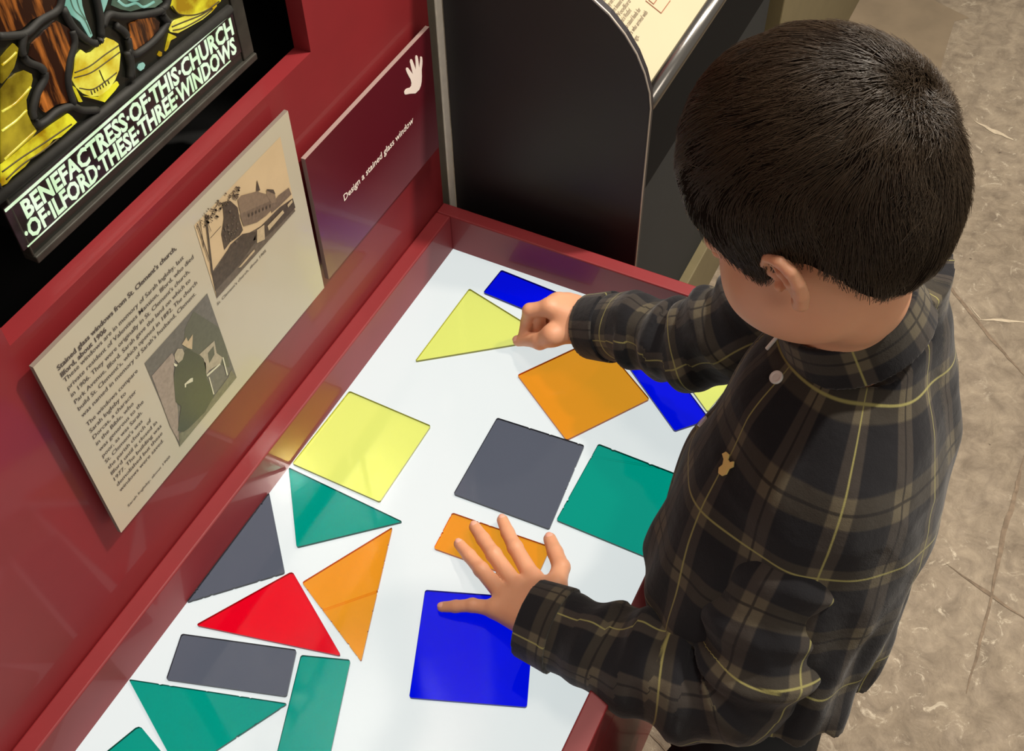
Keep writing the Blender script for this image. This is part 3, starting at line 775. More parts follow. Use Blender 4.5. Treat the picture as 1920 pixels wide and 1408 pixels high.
def np_mesh(name, V, F, mat, parent, uv=None, smooth=True):
    me = bpy.data.meshes.new(name)
    nv = len(V); nf = len(F); k = F.shape[1]
    me.vertices.add(nv); me.vertices.foreach_set('co', V.astype(np.float32).ravel())
    me.loops.add(nf * k); me.loops.foreach_set('vertex_index', F.astype(np.int32).ravel())
    me.polygons.add(nf); me.polygons.foreach_set('loop_start', np.arange(0, nf * k, k, dtype=np.int32))
    me.update(calc_edges=True); me.validate()
    if smooth: me.polygons.foreach_set('use_smooth', np.ones(len(me.polygons), bool))
    if uv is not None:
        at = me.attributes.new('cloth', 'FLOAT_VECTOR', 'POINT')
        at.data.foreach_set('vector', np.concatenate([uv, np.zeros((nv, 1))], 1).astype(np.float32).ravel())
    me.materials.append(mat)
    o = bpy.data.objects.new(name, me); COL.objects.link(o); o.parent = parent
    return o

# ---- materials
def skin_mat():
    m = pmat('skin', (212, 156, 122), rough=0.5, noise=0.05, nscale=25, bump=0.05, bscale=700)
    b = m.node_tree.nodes['Principled BSDF']
    b.inputs['Subsurface Weight'].default_value = 0.25
    b.inputs['Subsurface Radius'].default_value = (0.012, 0.004, 0.002); b.inputs['Subsurface Scale'].default_value = 1.0
    return m
skin = skin_mat()
def plaid_mat():
    m = bpy.data.materials.new('plaid_cotton'); m.use_nodes = True
    nt = m.node_tree; N = nt.nodes; L = nt.links; b = N['Principled BSDF']
    b.inputs['Roughness'].default_value = 0.85; b.inputs['Specular IOR Level'].default_value = 0.2
    b.inputs['Sheen Weight'].default_value = 0.15
    at = N.new('ShaderNodeAttribute'); at.attribute_name = 'cloth'; sp = N.new('ShaderNodeSeparateXYZ'); L.new(at.outputs['Vector'], sp.inputs[0])
    def M(op, a, b_=None, c=None):
        n = N.new('ShaderNodeMath'); n.operation = op
        for i, v in enumerate((a, b_, c)):
            if v is None: continue
            if isinstance(v, (int, float)): n.inputs[i].default_value = v
            else: L.new(v, n.inputs[i])
        return n.outputs[0]
    P = 0.106
    def dist(c, off):            # distance to the nearest repeat of offset
        return M('ABSOLUTE', M('SUBTRACT', M('FLOORED_MODULO', M('ADD', c, P / 2 - off), P), P / 2))
    def band(c, off, hw, soft):  # 1 inside
        mr = N.new('ShaderNodeMapRange'); mr.interpolation_type = 'SMOOTHSTEP'
        L.new(dist(c, off), mr.inputs[0]); mr.inputs[1].default_value = hw - soft; mr.inputs[2].default_value = hw + soft
        mr.inputs[3].default_value = 1; mr.inputs[4].default_value = 0
        return mr.outputs[0]
    def axis(c):
        A = band(c, 0.0, 0.0088, 0.0010); Bd = band(c, P / 2, 0.0100, 0.0010)
        ln = band(c, 0.0, 0.00075, 0.0005); dk = band(c, P / 2, 0.0011, 0.0005)
        return M('ADD', A, Bd), ln, dk
    bu, lu, du = axis(sp.outputs[0]); bv, lv, dv = axis(sp.outputs[1])
    def mix(f, a, b_):
        x = N.new('ShaderNodeMix'); x.data_type = 'RGBA'; L.new(f, x.inputs[0])
        for s, v in ((6, a), (7, b_)):
            if isinstance(v, tuple): x.inputs[s].default_value = v
            else: L.new(v, x.inputs[s])
        return x.outputs[2]
    c = mix(bu, lin((21, 21, 25)), lin((53, 48, 44)))
    c2 = mix(bu, lin((50, 46, 40)), lin((84, 77, 62)))
    c = mix(bv, c, c2)
    c = mix(M('MULTIPLY', M('MAXIMUM', du, dv), 0.75), c, lin((20, 17, 18)))
    c = mix(M('MULTIPLY', M('MAXIMUM', lu, lv), 0.8), c, lin((150, 145, 88)))
    L.new(c, b.inputs['Base Color'])
    tc = N.new('ShaderNodeTexCoord'); n = N.new('ShaderNodeTexNoise'); n.inputs['Scale'].default_value = 900; L.new(tc.outputs['Object'], n.inputs['Vector'])
    n2 = N.new('ShaderNodeTexNoise'); n2.inputs['Scale'].default_value = 45; n2.inputs['Detail'].default_value = 3; L.new(tc.outputs['Object'], n2.inputs['Vector'])
    hh = M('ADD', M('MULTIPLY', n.outputs[0], 0.15), M('MULTIPLY', n2.outputs[0], 1.0))
    bp = N.new('ShaderNodeBump'); bp.inputs['Strength'].default_value = 0.55; bp.inputs['Distance'].default_value = 0.003
    L.new(hh, bp.inputs['Height']); L.new(bp.outputs[0], b.inputs['Normal'])
    return m
plaid = plaid_mat()
hair_m = pmat('dark_brown_hair', (54, 42, 28), rough=0.38, spec=0.42)
cap_m = pmat('hair_under', (24, 18, 13), rough=1.0, spec=0.05)
denim = pmat('dark_trousers', (28, 31, 34), rough=0.85, noise=0.15, nscale=60, bump=0.3, bscale=90)
shoe_m = pmat('dark_shoe', (30, 30, 34), rough=0.6)
white_c = pmat('white_cord', (225, 220, 210), rough=0.5)
pearl = pmat('pearl_button', (222, 220, 214), rough=0.25, coat=0.5)
gold = pmat('gold_thread', (222, 194, 118), rough=0.6)
nail_m = pmat('nail', (226, 170, 150), rough=0.3)
eye_w = pmat('eye_white', (225, 220, 215), rough=0.2)
eye_d = pmat('eye_iris', (40, 26, 18), rough=0.15)

# ---- head frame (local: x right, y forward, z up, origin between the ear canals)
def rotm(a, b_, c_):
    ca, sa, cb, sb, cc, sc = math.cos(a), math.sin(a), math.cos(b_), math.sin(b_), math.cos(c_), math.sin(c_)
    return np.array([[cc, -sc, 0], [sc, cc, 0], [0, 0, 1]]) @ np.array([[1, 0, 0], [0, ca, -sa], [0, sa, ca]]) @ np.array([[cb, 0, sb], [0, 1, 0], [-sb, 0, cb]])
HM = rotm(math.radians(-28), math.radians(4), math.radians(-8)); HT = np.array([-0.262, -0.464, 0.448]); HS = 0.97
toH = lambda P: (P - HT) @ HM / HS
frH = lambda q: np.asarray(q) @ HM.T * HS + HT

HOFF = 0.013
EU = np.array([-0.45, -0.88, 0.26]); EU /= np.linalg.norm(EU)
EV = np.array([0.0, 0.28, 0.96]); EV -= EU * (EV @ EU); EV /= np.linalg.norm(EV); EW = np.cross(EU, EV)
if EW[0] > 0: EW = -EW
def ear(P, side):
    Q = P.copy()
    if side > 0: Q[:, 0] = -Q[:, 0]
    q = Q - np.array([-0.0715, 0.007 - HOFF, -0.0055]); e = np.stack([q @ EU / 1.22, q @ EV / 0.88, q @ EW / 1.1], 1)
    hx = [(0.002, 0.002, .001), (-0.003, 0.013, .002), (0.001, 0.023, .004), (0.010, 0.0285, .005), (0.0195, 0.025, .005), (0.0235, 0.014, .004), (0.021, 0.001, .003), (0.015, -0.011, .002), (0.008, -0.019, .001)]
    rs = [.0025, .003, .0034, .0036, .0037, .0036, .0034, .0038, .0055]
    d = chain(e, hx, rs, .002)
    d = sm(d, ell(e, (0.0055, -0.020, .0005), (.0065, .0075, .0035)), .003)
    d = sm(d, ell(e, (0.010, 0.004, -0.001), (.0135, .024, .0028)), .003)
    d = sm(d, chain(e, [(0.006, 0.021, .002), (0.0125, 0.014, .004), (0.0145, 0.003, .004), (0.0115, -0.008, .003)], [.0022, .0026, .0026, .0026], .002), .0025)
    d = ssub(d, ell(e, (0.0065, 0.001, .004), (.0055, .0095, .0048)), .002)
    d = sm(d, ell(e, (-0.0005, -0.001, .0035), (.0030, .0050, .0032)), .002)
    return d
def head(q):                      # local coordinates
    q = q + np.array([0, HOFF, 0]); qa = q.copy(); qa[:, 0] = np.abs(qa[:, 0])
    d = ell(q, (0, -0.004, 0.042), (.0725, .088, .083))
    d = sm(d, ell(q, (0, 0.030, -0.010), (.0600, .060, .070)), .02)
    d = sm(d, ell(qa, (.034, .048, -.034), (.027, .030, .032)), .022)       # cheeks
    d = sm(d, ell(qa, (.038, .016, -.052), (.020, .034, .026)), .02)        # jaw
    d = sm(d, ell(q, (0, .064, -.078), (.020, .018, .016)), .022)           # chin
    d = sm(d, ell(qa, (.026, .076, .027), (.026, .014, .011)), .014)        # brow
    d = ssub(d, ell(qa, (.031, .099, .009), (.017, .014, .010)), .010)      # sockets
    d = sm(d, ell(qa, (.031, .0765, .008), (.0145, .0125, .0118)), .004)    # lids
    d = sm(d, cap(q, (0, .088, .012), (0, .103, -.014), .0055, .0080), .010)
    d = sm(d, ell(qa, (.0085, .0985, -.019), (.0065, .0075, .0060)), .005)
    d = sm(d, ell(q, (0, .0885, -.040), (.020, .0085, .0055)), .006); d = sm(d, ell(q, (0, .087, -.049), (.017, .0085, .0058)), .005)
    d = ssub(d, ell(q, (0, .0985, -.0445), (.021, .006, .0010)), .002)
    d = sm(d, cap(q, (0, -.006, .00), (0, -.002, -.060), .043, .038), .014)
    return d

# joints (world)
NB = np.array([-0.205, -0.528, 0.325])
SHL = np.array([-0.315, -0.540, 0.235]); ELL = np.array([-0.422, -0.508, 0.062]); WRL = np.array([-0.443, -0.326, 0.040])
SHR = np.array([-0.100, -0.485, 0.262]); ELR = np.array([-0.119, -0.352, 0.112]); WRR = np.array([-0.084, -0.227, 0.046])
PEL = np.array([-0.392, -0.556, -0.020])
WH = np.array([-0.427, -0.324, 0.028])
CC = np.array([-0.229, -0.503, 0.336])

def fingers(P, defs, k=.002):
    d = None
    for pts, rs in defs:
        e = chain(P, pts, rs, k); d = e if d is None else np.minimum(d, e)
    return d
zt = lambda p, z: on_z(p, z)
tip = 0.0032 + 0.0062
LH = [([zt((1041, 1100), .026), zt((1052, 1064), .020), zt((1041, 1036), .015), zt((1031, 1011), .0100)], [.0110, .0088, .0080, .0068]),
      ([zt((1000, 1086), .022), zt((966, 1027), .0185), zt((952, 999), .0135), zt((942, 975), tip)], [.0092, .0077, .0070, .0060]),
      ([zt((972, 1106), .022), zt((926, 1040), .0190), zt((906, 1011), .0140), zt((890, 988), tip)], [.0092, .0078, .0071, .0061]),
      ([zt((950, 1124), .021), zt((902, 1068), .0180), zt((880, 1042), .0135), zt((861, 1020), tip)], [.0090, .0075, .0068, .0058]),
      ([zt((930, 1142), .019), zt((886, 1135), .0155), zt((854, 1137), .0120), zt((829, 1138), tip - .001)], [.0082, .0066, .0060, .0052])]
def left_hand(P):
    wr = WH
    d = None
    for i in (1, 2, 3, 4):
        a = LH[i][0][0]; e = cap(P, wr + np.array([(2.5 - i) * 0.008, 0, 0]), a, .0150, .0100); d = e if d is None else sm(d, e, .012)
    d = sm(d, cap(P, wr + np.array([.010, 0, 0]), LH[0][0][0], .0125, .0115), .010)
    f_ = None
    for pts, rs in LH:
        e = chain(P, pts, rs, .0025)
        e = sm(e, cap(P, pts[1] + np.array([0, 0, .0006]), pts[1] + np.array([0, 0, .0007]), rs[1] * 1.02, rs[1] * 1.02), .002)
        f_ = e if f_ is None else np.minimum(f_, e)
    d = sm(d, f_, .0045)
    for i in (1, 2, 3, 4): d = sm(d, ell(P, LH[i][0][0] + np.array([0, 0, .0035]), (.0075, .0075, .0065)), .005)
    return d
ptip = zt((970, 640), 0.011)
RHF = {'thumb': ([zt((1036, 629), .046), zt((1012, 640), .032), zt((990, 636), .020), zt((972, 639), .0125)], [.0125, .0098, .0082, .0068]),
       'index': ([zt((1030, 577), .062), zt((993, 582), .055), zt((988, 603), .034), zt((981, 630), .0190)], [.0096, .0082, .0072, .0062]),
       'middle': ([zt((1045, 567), .060), zt((1011, 585), .048), zt((1012, 612), .032), zt((1003, 626), .018)], [.0096, .0082, .0074, .0064]),
       'ring': ([zt((1064, 568), .056), zt((1034, 585), .040), zt((1036, 610), .028), zt((1030, 622), .020)], [.0092, .0078, .0070, .0060]),
       'little': ([zt((1082, 572), .050), zt((1060, 585), .034), zt((1058, 604), .024), zt((1050, 612), .018)], [.0082, .0068, .0060, .0052])}
def right_hand(P):
    wr = WRR + np.array([-.002, 0.010, 0.002])
    d = None
    for i, k_ in enumerate(('index', 'middle', 'ring', 'little')):
        e = cap(P, wr + np.array([-(1.5 - i) * 0.004, 0, (1.5 - i) * .003]), RHF[k_][0][0], .0155, .0105); d = e if d is None else sm(d, e, .012)
    d = sm(d, cap(P, wr + np.array([-.010, 0, 0]), RHF['thumb'][0][0], .0135, .0125), .012)
    f_ = None
    for pts, rs in RHF.values():
        e = chain(P, pts, rs, .0025); f_ = e if f_ is None else np.minimum(f_, e)
    d = sm(d, f_, .005)
    for k_ in ('index', 'middle', 'ring', 'little'): d = sm(d, ell(P, RHF[k_][0][0] + np.array([0, 0, .0025]), (.0075, .0075, .0065)), .005)
    return d

def near(P, c, r):
    return np.linalg.norm(P - np.array(c), axis=1) < r
def body_f(P):
    d = np.full(len(P), 1.0)
    # trunk and limbs, slimmer than the clothes
    d = np.minimum(d, chain(P, [PEL, PEL * .5 + NB * .5, NB * .85 + PEL * .15, CC + np.array([0, -.01, -.05])], [.042, .050, .042, .038], .02))
    d = sm(d, cap(P, SHL, SHR, .032, .032), .03)
    d = sm(d, chain(P, [SHL, ELL, WRL + np.array([.004, -.01, 0])], [.030, .024, .018], .01), .02)
    d = sm(d, chain(P, [SHR, ELR, WRR + np.array([.0, -.01, 0])], [.030, .024, .018], .01), .02)
    d = sm(d, cap(P, frH((0, -.018, -.035)), CC + np.array([-.004, .0, -.025]), .0365, .040), .02)
    for s in (-1, 1):
        hp_ = PEL + np.array([s * .042 - .006, .014, -.05]); kn = hp_ + np.array([s * .01 + .01, .045, -.17]); an = np.array([hp_[0] + .01, hp_[1] - .03, FZ + .06])
        d = sm(d, chain(P, [hp_, kn, an, an + np.array([0, .06, -.03])], [.034, .032, .026, .022], .01), .02)
    i = near(P, HT + np.array([0, 0, .02]), .20)
    if i.any():
        q = toH(P[i]); dh = head(q) * HS
        de = np.minimum(ear(q, -1), ear(q, 1)) * HS
        d[i] = sm(d[i], dh, .016); d[i] = sm(d[i], de, .0035)
    i = near(P, zt((950, 1080), .02), .16)
    if i.any(): d[i] = sm(d[i], left_hand(P[i]), .006)
    i = near(P, zt((1030, 610), .04), .15)
    if i.any(): d[i] = sm(d[i], right_hand(P[i]), .006)
    return d

boy = thing('person', (0, 0, 0), 'child in a dark plaid shirt leaning over the light table with both hands', 'person')
V, F = surface(body_f, (-.62, -.74, FZ + .005), (.06, -.10, .66), 0.0018, slack=1.35)
np_mesh('body', V, F, skin, boy)

# eyes
for s in (-1, 1):
    c = np.array([s * .031, .0765 - HOFF, .008])
    e = surface(lambda P: ell(toH(P), c + np.array([0, .0004, -.001]), (.0128, .0122, .0060)) * HS, frH(c) - .02, frH(c) + .02, .0015)
    np_mesh('eye', e[0], e[1], eye_w, boy)
    e = surface(lambda P: ell(toH(P), c + np.array([0, .0108, -.001]), (.0050, .0022, .0044)) * HS, frH(c) - .02, frH(c) + .02, .0012)
    np_mesh('iris', e[0], e[1], eye_d, boy)
# nails
def nail(pts, rs, upv):
    a, b = np.array(pts[-2]), np.array(pts[-1]); t = (b - a) / np.linalg.norm(b - a)
    n_ = np.array(upv, float); n_ -= t * (n_ @ t); n_ /= np.linalg.norm(n_); s_ = np.cross(t, n_); r = rs[-1]
    Mx = np.stack([t, s_, n_], 1)
    c = b + n_ * r * 0.62
    e = surface(lambda P: ell(P, c, (r * .82, r * .66, r * .46), Mx), c - .012, c + .012, .0009)
    np_mesh('fingernail', e[0], e[1], nail_m, boy)
for i, (pts, rs) in enumerate(LH): nail(pts, rs, (0, 0, 1) if i else (-.25, -.1, 1))
nail(*RHF['thumb'], (-.1, -.3, 1))

# ---- hair: a close shell with thousands of strands combed out from the whorl
ZL = np.array([(-.12, -.052), (-.085, -.052), (-.070, -.046), (-.058, -.030), (-.047, -.004), (-.032, .010), (-.008, .015), (.000, .012), (.005, -.004), (.010, -.010), (.020, -.010), (.026, -.002), (.040, .010), (.055, .024), (.070, .034), (.12, .036)])
def hair_core(q):
    d = ell(q, (0, -.008, .047), (.0835, .101, .0985))
    d = sm(d, ell(q, (0, -.040, .008), (.070, .060, .062)), .02)
    return d
def hair_f(P):
    q = toH(P)
    d = hair_core(q) + 0.0012 * vnoise(q, 70, 3)
    zl = np.interp(q[:, 1], ZL[:, 0], ZL[:, 1])
    cut = (zl - q[:, 2]) * 0.75
    d = -sm(-d, -cut, .006)
    return d * HS
lo_, hi_ = HT + np.array([-.13, -.15, -.12]), HT + np.array([.13, .15, .19])
V, F = surface(hair_f, lo_, hi_, 0.003, slack=1.4)
hair = np_mesh('hair', V, F, cap_m, boy)
def strands(n, seed, crown=False):
    g_ = np.random.RandomState(seed)
    q = toH(V)
    dn = hair_core(q)
    sel = np.where((np.abs(dn) < .004))[0]
    wh = np.array([0.004, -.090, .086])
    if crown: sel = sel[np.linalg.norm(q[sel] - wh, axis=1) < .024]
    idx = g_.choice(sel, n)
    p = q[idx] + g_.normal(0, .0015, (n, 3))
    wh = np.array([0.004, -.090, .086])
    def nrm(x):
        e = 1e-4; g3 = np.stack([hair_core(x + np.eye(3)[i] * e) - hair_core(x - np.eye(3)[i] * e) for i in range(3)], 1)
        return g3 / (np.linalg.norm(g3, axis=1)[:, None] + 1e-9)
    if crown: Ls_ = .5
    K = 8; nearw = np.exp(-(np.linalg.norm(p - wh, axis=1) / .045) ** 2)
    Ls = g_.uniform(.028, .054, n)
    clump = vnoise(p, 60, 11); clump2 = vnoise(p, 110, 5)
    pts = []; off0 = -.002; offs = g_.uniform(.000, .0022, n) + .0022 * vnoise(p, 38, 19) + .0008 * clump
    ang_j = (g_.normal(0, .12, n) * .6 + .42 * clump + .22 * clump2) * (1 + 1.3 * nearw); Ls = Ls * (1 - .35 * nearw) * (.5 if crown else 1); ang_j = ang_j + (g_.uniform(-1.2, 1.2, n) if crown else 0); offs = offs + .003 * nearw * g_.uniform(0, 1, n)
    for k in range(K):
        nn = nrm(p); dd = hair_core(p)
        tgt = off0 + (offs - off0) * (k / (K - 1)) ** .7
        p = p - nn * (dd - tgt)[:, None]
        pts.append(p.copy())
        v = p - wh; dist = np.linalg.norm(v, axis=1)
        t = v - nn * np.sum(v * nn, 1)[:, None]; t /= np.linalg.norm(t, axis=1)[:, None] + 1e-9
        sw = 1.1 * np.exp(-dist / .03)                 # swirl round the whorl
        # sides fall straight down, the top is combed forward and to the left
        side = np.clip((np.abs(p[:, 0]) - .045) / .03, 0, 1) * np.clip((.085 - p[:, 2]) / .05, 0, 1)
        down = np.array([0, .10, -1.0]) - nn * (nn @ np.array([0, .10, -1.0]))[:, None]; down /= np.linalg.norm(down, axis=1)[:, None] + 1e-9
        t = t * (1 - side)[:, None] * 1.0 + down * side[:, None]; t /= np.linalg.norm(t, axis=1)[:, None] + 1e-9
        a = sw + ang_j
        b = np.cross(nn, t); t = t * np.cos(a)[:, None] + b * np.sin(a)[:, None]
        p = p + t * (Ls / K)[:, None]
    X = np.stack(pts, 1)                               # n,K,3
    zl = np.interp(X[:, -1, 1], ZL[:, 0], ZL[:, 1])
    ok = X[:, -1, 2] > zl - .0020 - g_.uniform(0, .003, n)
    X = X[ok]; m = len(X)
    W = np.stack([frH(X[:, k]) for k in range(K)], 1)
    tg = np.gradient(W, axis=1); tg /= np.linalg.norm(tg, axis=2)[..., None] + 1e-9
    nn = nrm(X.reshape(-1, 3)).reshape(m, K, 3) @ HM.T
    sd = np.cross(tg, nn); sd /= np.linalg.norm(sd, axis=2)[..., None] + 1e-9
    rad = g_.uniform(.00028, .00055, m)[:, None, None] * np.linspace(1, .35, K)[None, :, None]
    ring = [W + sd * rad, W + nn * rad * .8, W - sd * rad]
    VV = np.stack(ring, 2).reshape(-1, 3)              # m,K,3verts
    base = (np.arange(m)[:, None] * K + np.arange(K - 1)[None]) * 3
    base = base.reshape(-1)
    Q = []
    for a_, b_ in ((0, 1), (1, 2), (2, 0)): Q.append(np.stack([base + a_, base + b_, base + 3 + b_, base + 3 + a_], 1))
    return VV, np.concatenate(Q)
VV, QQ = strands(34000, 4)
V2, Q2 = strands(2600, 9, True)
QQ = np.concatenate([QQ, Q2 + len(VV)]); VV = np.concatenate([VV, V2])
so = np_mesh('hair_strands', VV, QQ, hair_m, hair); so['kind'] = 'stuff'

# ---- shirt
def cloth_fold(P, s, freq, amp, seed):
    return amp * np.sin(s * freq + 2.2 * vnoise(P, 14, seed)) * (0.6 + .4 * vnoise(P, 9, seed + 1))
UPT = NB - PEL
SEC = [  # height along spine, centre, half width, half depth
    (-.165, .128, .098), (-.08, .124, .098), (.0, .122, .098), (.10, .124, .100), (.20, .126, .100), (.27, .124, .094), (.315, .108, .078), (.345, .070, .058), (.375, .050, .048)]
def spine(z):
    t = np.clip((z - PEL[2]) / (NB[2] - PEL[2]), -.35, 1.2)
    x = PEL[0] + (NB[0] - PEL[0]) * t; y = PEL[1] + (NB[1] - PEL[1]) * t + .010 * np.sin(np.clip(t, 0, 1) * PI)
    return x, y + .012
SZ = [-.21, -.02, .05, .10, .18, .235, .275, .305, .335]
SA = [.108, .100, .108, .118, .124, .122, .104, .074, .052]
SB = [.088, .080, .090, .102, .106, .100, .084, .064, .050]
SF = [.0, .0, .020, .026, .004, -.006, -.006, .0, .0]            # the front hangs forward
YAW = math.radians(-4)
def torso_local(P):
    zt_ = P[:, 2]; x, y = spine(zt_)
    dx = P[:, 0] - x; dy = P[:, 1] - y
    c_, s_ = math.cos(YAW), math.sin(YAW)
    return dx * c_ + dy * s_, -dx * s_ + dy * c_
PLACK = [0.0, 0.0]
def torso_f(P, inset=0.0):
    lx, ly = torso_local(P); z = P[:, 2]; th0 = np.arctan2(lx, ly)
    a = np.interp(z, SZ, SA); b = np.interp(z, SZ, SB) + np.interp(z, SZ, SF) * (ly > 0)
    k = (np.abs(lx / a) ** 2.4 + np.abs(ly / b) ** 2.4) ** (1 / 2.4)
    d = (k - 1) * np.minimum(a, b) * .9
    d = sm(d, cap(P, SHL + np.array([-.004, .004, -.002]), NB + np.array([-.02, .004, -.035]), .052, .042), .03)
    d = sm(d, cap(P, SHR + np.array([-.03, 0, .010]), NB + np.array([.02, 0, -.03]), .046, .040), .035)
    d = np.maximum(d, -(z - .058 - .10 * lx * 0 + .008 * np.sin(th0 * 2)))
    d = np.maximum(d, z - .36)
    th = np.arctan2(lx, ly)
    fold = -.0014 * PLACK[1] * ((np.abs(lx - PLACK[0]) < .0135) & (ly > 0)) + .0028 * np.sin(16 * th + 34 * z + 2.5 * vnoise(P, 12, 21)) * np.clip((.22 - z) / .15, 0, 1) + .0042 * vnoise(P, 22, 8) + .0030 * np.maximum(0, np.sin(95 * (z * .8 + lx * .55) + 3.2 * vnoise(P, 15, 61))) * np.clip(vnoise(P, 8, 62) + .25, 0, 1)
    return d + fold
def neck_hole(P):
    c = CC; ax = NCA
    q = P - c; t = q @ ax; r = q - t[:, None] * ax
    return np.linalg.norm(r , axis=1) - .0515
NCA = np.array([-.10, .47, .88]); NCA /= np.linalg.norm(NCA)
def torso_hit(px, f_=None):       # first point of the shirt front seen at a photo position, found by marching along the ray
    f_ = f_ or (lambda P: np.minimum(torso_f(P), collar_f(P)))
    d = ray(px); d = d / np.linalg.norm(d); t = .45
    for _ in range(400):
        p = CAM + d * t; v = f_(p[None])[0]
        if v < .0004: break
        t += max(v * .6, .0006)
    e = 1e-3; n_ = np.array([f_((p + np.eye(3)[i] * e)[None])[0] - f_((p - np.eye(3)[i] * e)[None])[0] for i in range(3)]); n_ /= np.linalg.norm(n_)
    return p, n_
def PLK():
    p_, _ = torso_hit((1330, 775), torso_f); lx_, ly_ = torso_local(p_[None]); PLACK[0] = float(lx_[0]); PLACK[1] = 1.0
def shirt_f(P):
    d = torso_f(P)
    d = ssub(d, np.maximum(neck_hole(P), -((P - CC) @ NCA) - .035), .004)
    ins = torso_f(P) + .0075                            # open underside
    d = np.maximum(d, -np.maximum(ins, P[:, 2] - .066))
    return d
PLK()
V, F = surface(shirt_f, (-.62, -.72, .0), (.06, -.34, .40), 0.0026, slack=1.6)
lx, ly = torso_local(V); th = np.arctan2(lx, ly)
uvx = th * .118 + .012; uvy = V[:, 2] + .10 * np.abs(ly) * 0 + .02 + (V[:, 0] - spine(V[:, 2])[0]) * .15
shirt = np_mesh('shirt', V, F, plaid, boy, uv=np.stack([uvx, uvy], 1))

def seg_param(P, pts):
    best = np.full(len(P), 1e9); S = np.zeros(len(P)); acc = 0; Cn = np.zeros((len(P), 3)); T = np.zeros((len(P), 3))
    for a, b in zip(pts[:-1], pts[1:]):
        a = np.array(a); b = np.array(b); ab = b - a; L = np.linalg.norm(ab)
        t = np.clip((P - a) @ ab / (L * L), 0, 1); c = a + t[:, None] * ab; d = np.linalg.norm(P - c, axis=1)
        m = d < best; best[m] = d[m]; S[m] = acc + t[m] * L; Cn[m] = c[m]; T[m] = ab / L; acc += L
    return best, S, Cn, T, acc
def sleeve(name, pts, rs, ref, seed, cuff_len=.030, amp=.0050, uoff=0.0, voff=0.0):
    pts = [np.array(p, float) for p in pts]
    pts_s = smooth_path(pts, 4); rr = np.interp(np.linspace(0, 1, len(pts_s)), np.linspace(0, 1, len(rs)), rs)
    tot = sum(np.linalg.norm(b - a) for a, b in zip(pts_s[:-1], pts_s[1:]))
    end = pts_s[-1]; tdir = pts_s[-1] - pts_s[-3]; tdir /= np.linalg.norm(tdir)
    def base(P):
        d, S, Cn, T, _ = seg_param(P, pts_s)
        r = np.interp(S, np.linspace(0, tot, len(rr)), rr)
        v = P - Cn; rf = np.array(ref); rf = rf[None] - T * (T @ rf)[:, None]; rf /= np.linalg.norm(rf, axis=1)[:, None] + 1e-9
        b = np.cross(T, rf); th = np.arctan2(np.sum(v * b, 1), np.sum(v * rf, 1))
        return d, r, S, th
    def f_(P):
        d, r, S, th = base(P)
        w_ = np.clip((tot - cuff_len - S) / .03, 0, 1) * np.clip((S - .035) / .05, 0.05, 1)
        s1 = np.sin(S * 150 + 1.4 * np.sin(th + seed) + 2.0 * vnoise(P, 13, seed))
        s2 = np.sin(S * 85 - 2.0 * th + 2.2 * vnoise(P, 12, seed + 3))
        fold = amp * w_ * ((.5 * s1 + .25 * np.maximum(s1, 0) ** 2) * np.clip((S - .03) / .12, .25, 1) + .5 * s2) + .0025 * w_ * vnoise(P, 30, seed + 5)
        dd = d - r - fold
        cut = (P - end) @ tdir
        dd = np.maximum(dd, cut)
        hole = np.maximum(d - (r - .0035), -(cut + .030))
        return np.maximum(dd, -hole)
    A_ = np.array(pts_s); lo = A_.min(0) - .075; hi = A_.max(0) + .075
    V, F = surface(f_, lo, hi, 0.0022, slack=1.6)
    d, r, S, th = base(V)
    uv = np.stack([th * .046 + uoff, S + voff + .004 * np.sin(th * 2 + S * 40)], 1)
    o = np_mesh(name, V, F, plaid, shirt, uv=uv)
    # cuff band
    def g_(P):
        d, r, S, th = base(P); cut = (P - end) @ tdir
        return np.maximum(np.abs(d - r - .0006) - .0022, np.abs(cut + .015) - .0165) - .0006
    V, F = surface(g_, end - .06, end + .06, 0.0016, slack=1.6)
    d, r, S, th = base(V)
    np_mesh('cuff', V, F, plaid, shirt, uv=np.stack([th * .040 + uoff + .035, S + voff + .052], 1))
SLL = [SHL + np.array([.024, .014, .006]), SHL + np.array([-.016, .012, -.020]), (SHL + ELL) / 2 + np.array([-.014, .003, 0]), ELL + np.array([-.006, -.004, .004]), (ELL + WRL) / 2 + np.array([-.010, -.010, .004]), WRL + np.array([0.002, .002, 0.003])]
sleeve('sleeve', SLL, [.034, .047, .053, .056, .044, .0345], (0, 1, .3), 31, voff=.03, uoff=.0)
SLR = [SHR + np.array([-.030, 0, 0]), SHR + np.array([.004, .02, -.02]), (SHR + ELR) / 2, ELR, (ELR + WRR) / 2 + np.array([.006, 0, .004]), WRR]
sleeve('sleeve', SLR, [.050, .054, .050, .046, .041, .034], (-.4, 0, 1), 47, voff=.0, uoff=.04)

# collar band
def collar_f(P):
    c = CC; q = P - c; t = q @ NCA; r = np.linalg.norm(q - t[:, None] * NCA, axis=1)
    R_ = .0575 - .16 * t
    return np.maximum(np.abs(r - R_) - .0014, np.abs(t - .002) - .0185) - .0008
V, F = surface(collar_f, CC - .10, CC + .10, .0018, slack=1.6)
q = V - CC; t_ = q @ NCA
ax1 = np.cross(NCA, [1, 0, 0]); ax1 /= np.linalg.norm(ax1); ax2 = np.cross(NCA, ax1); th = np.arctan2(q @ ax2, q @ ax1)
np_mesh('collar', V, F, plaid, shirt, uv=np.stack([th * .055, t_ + .045], 1))

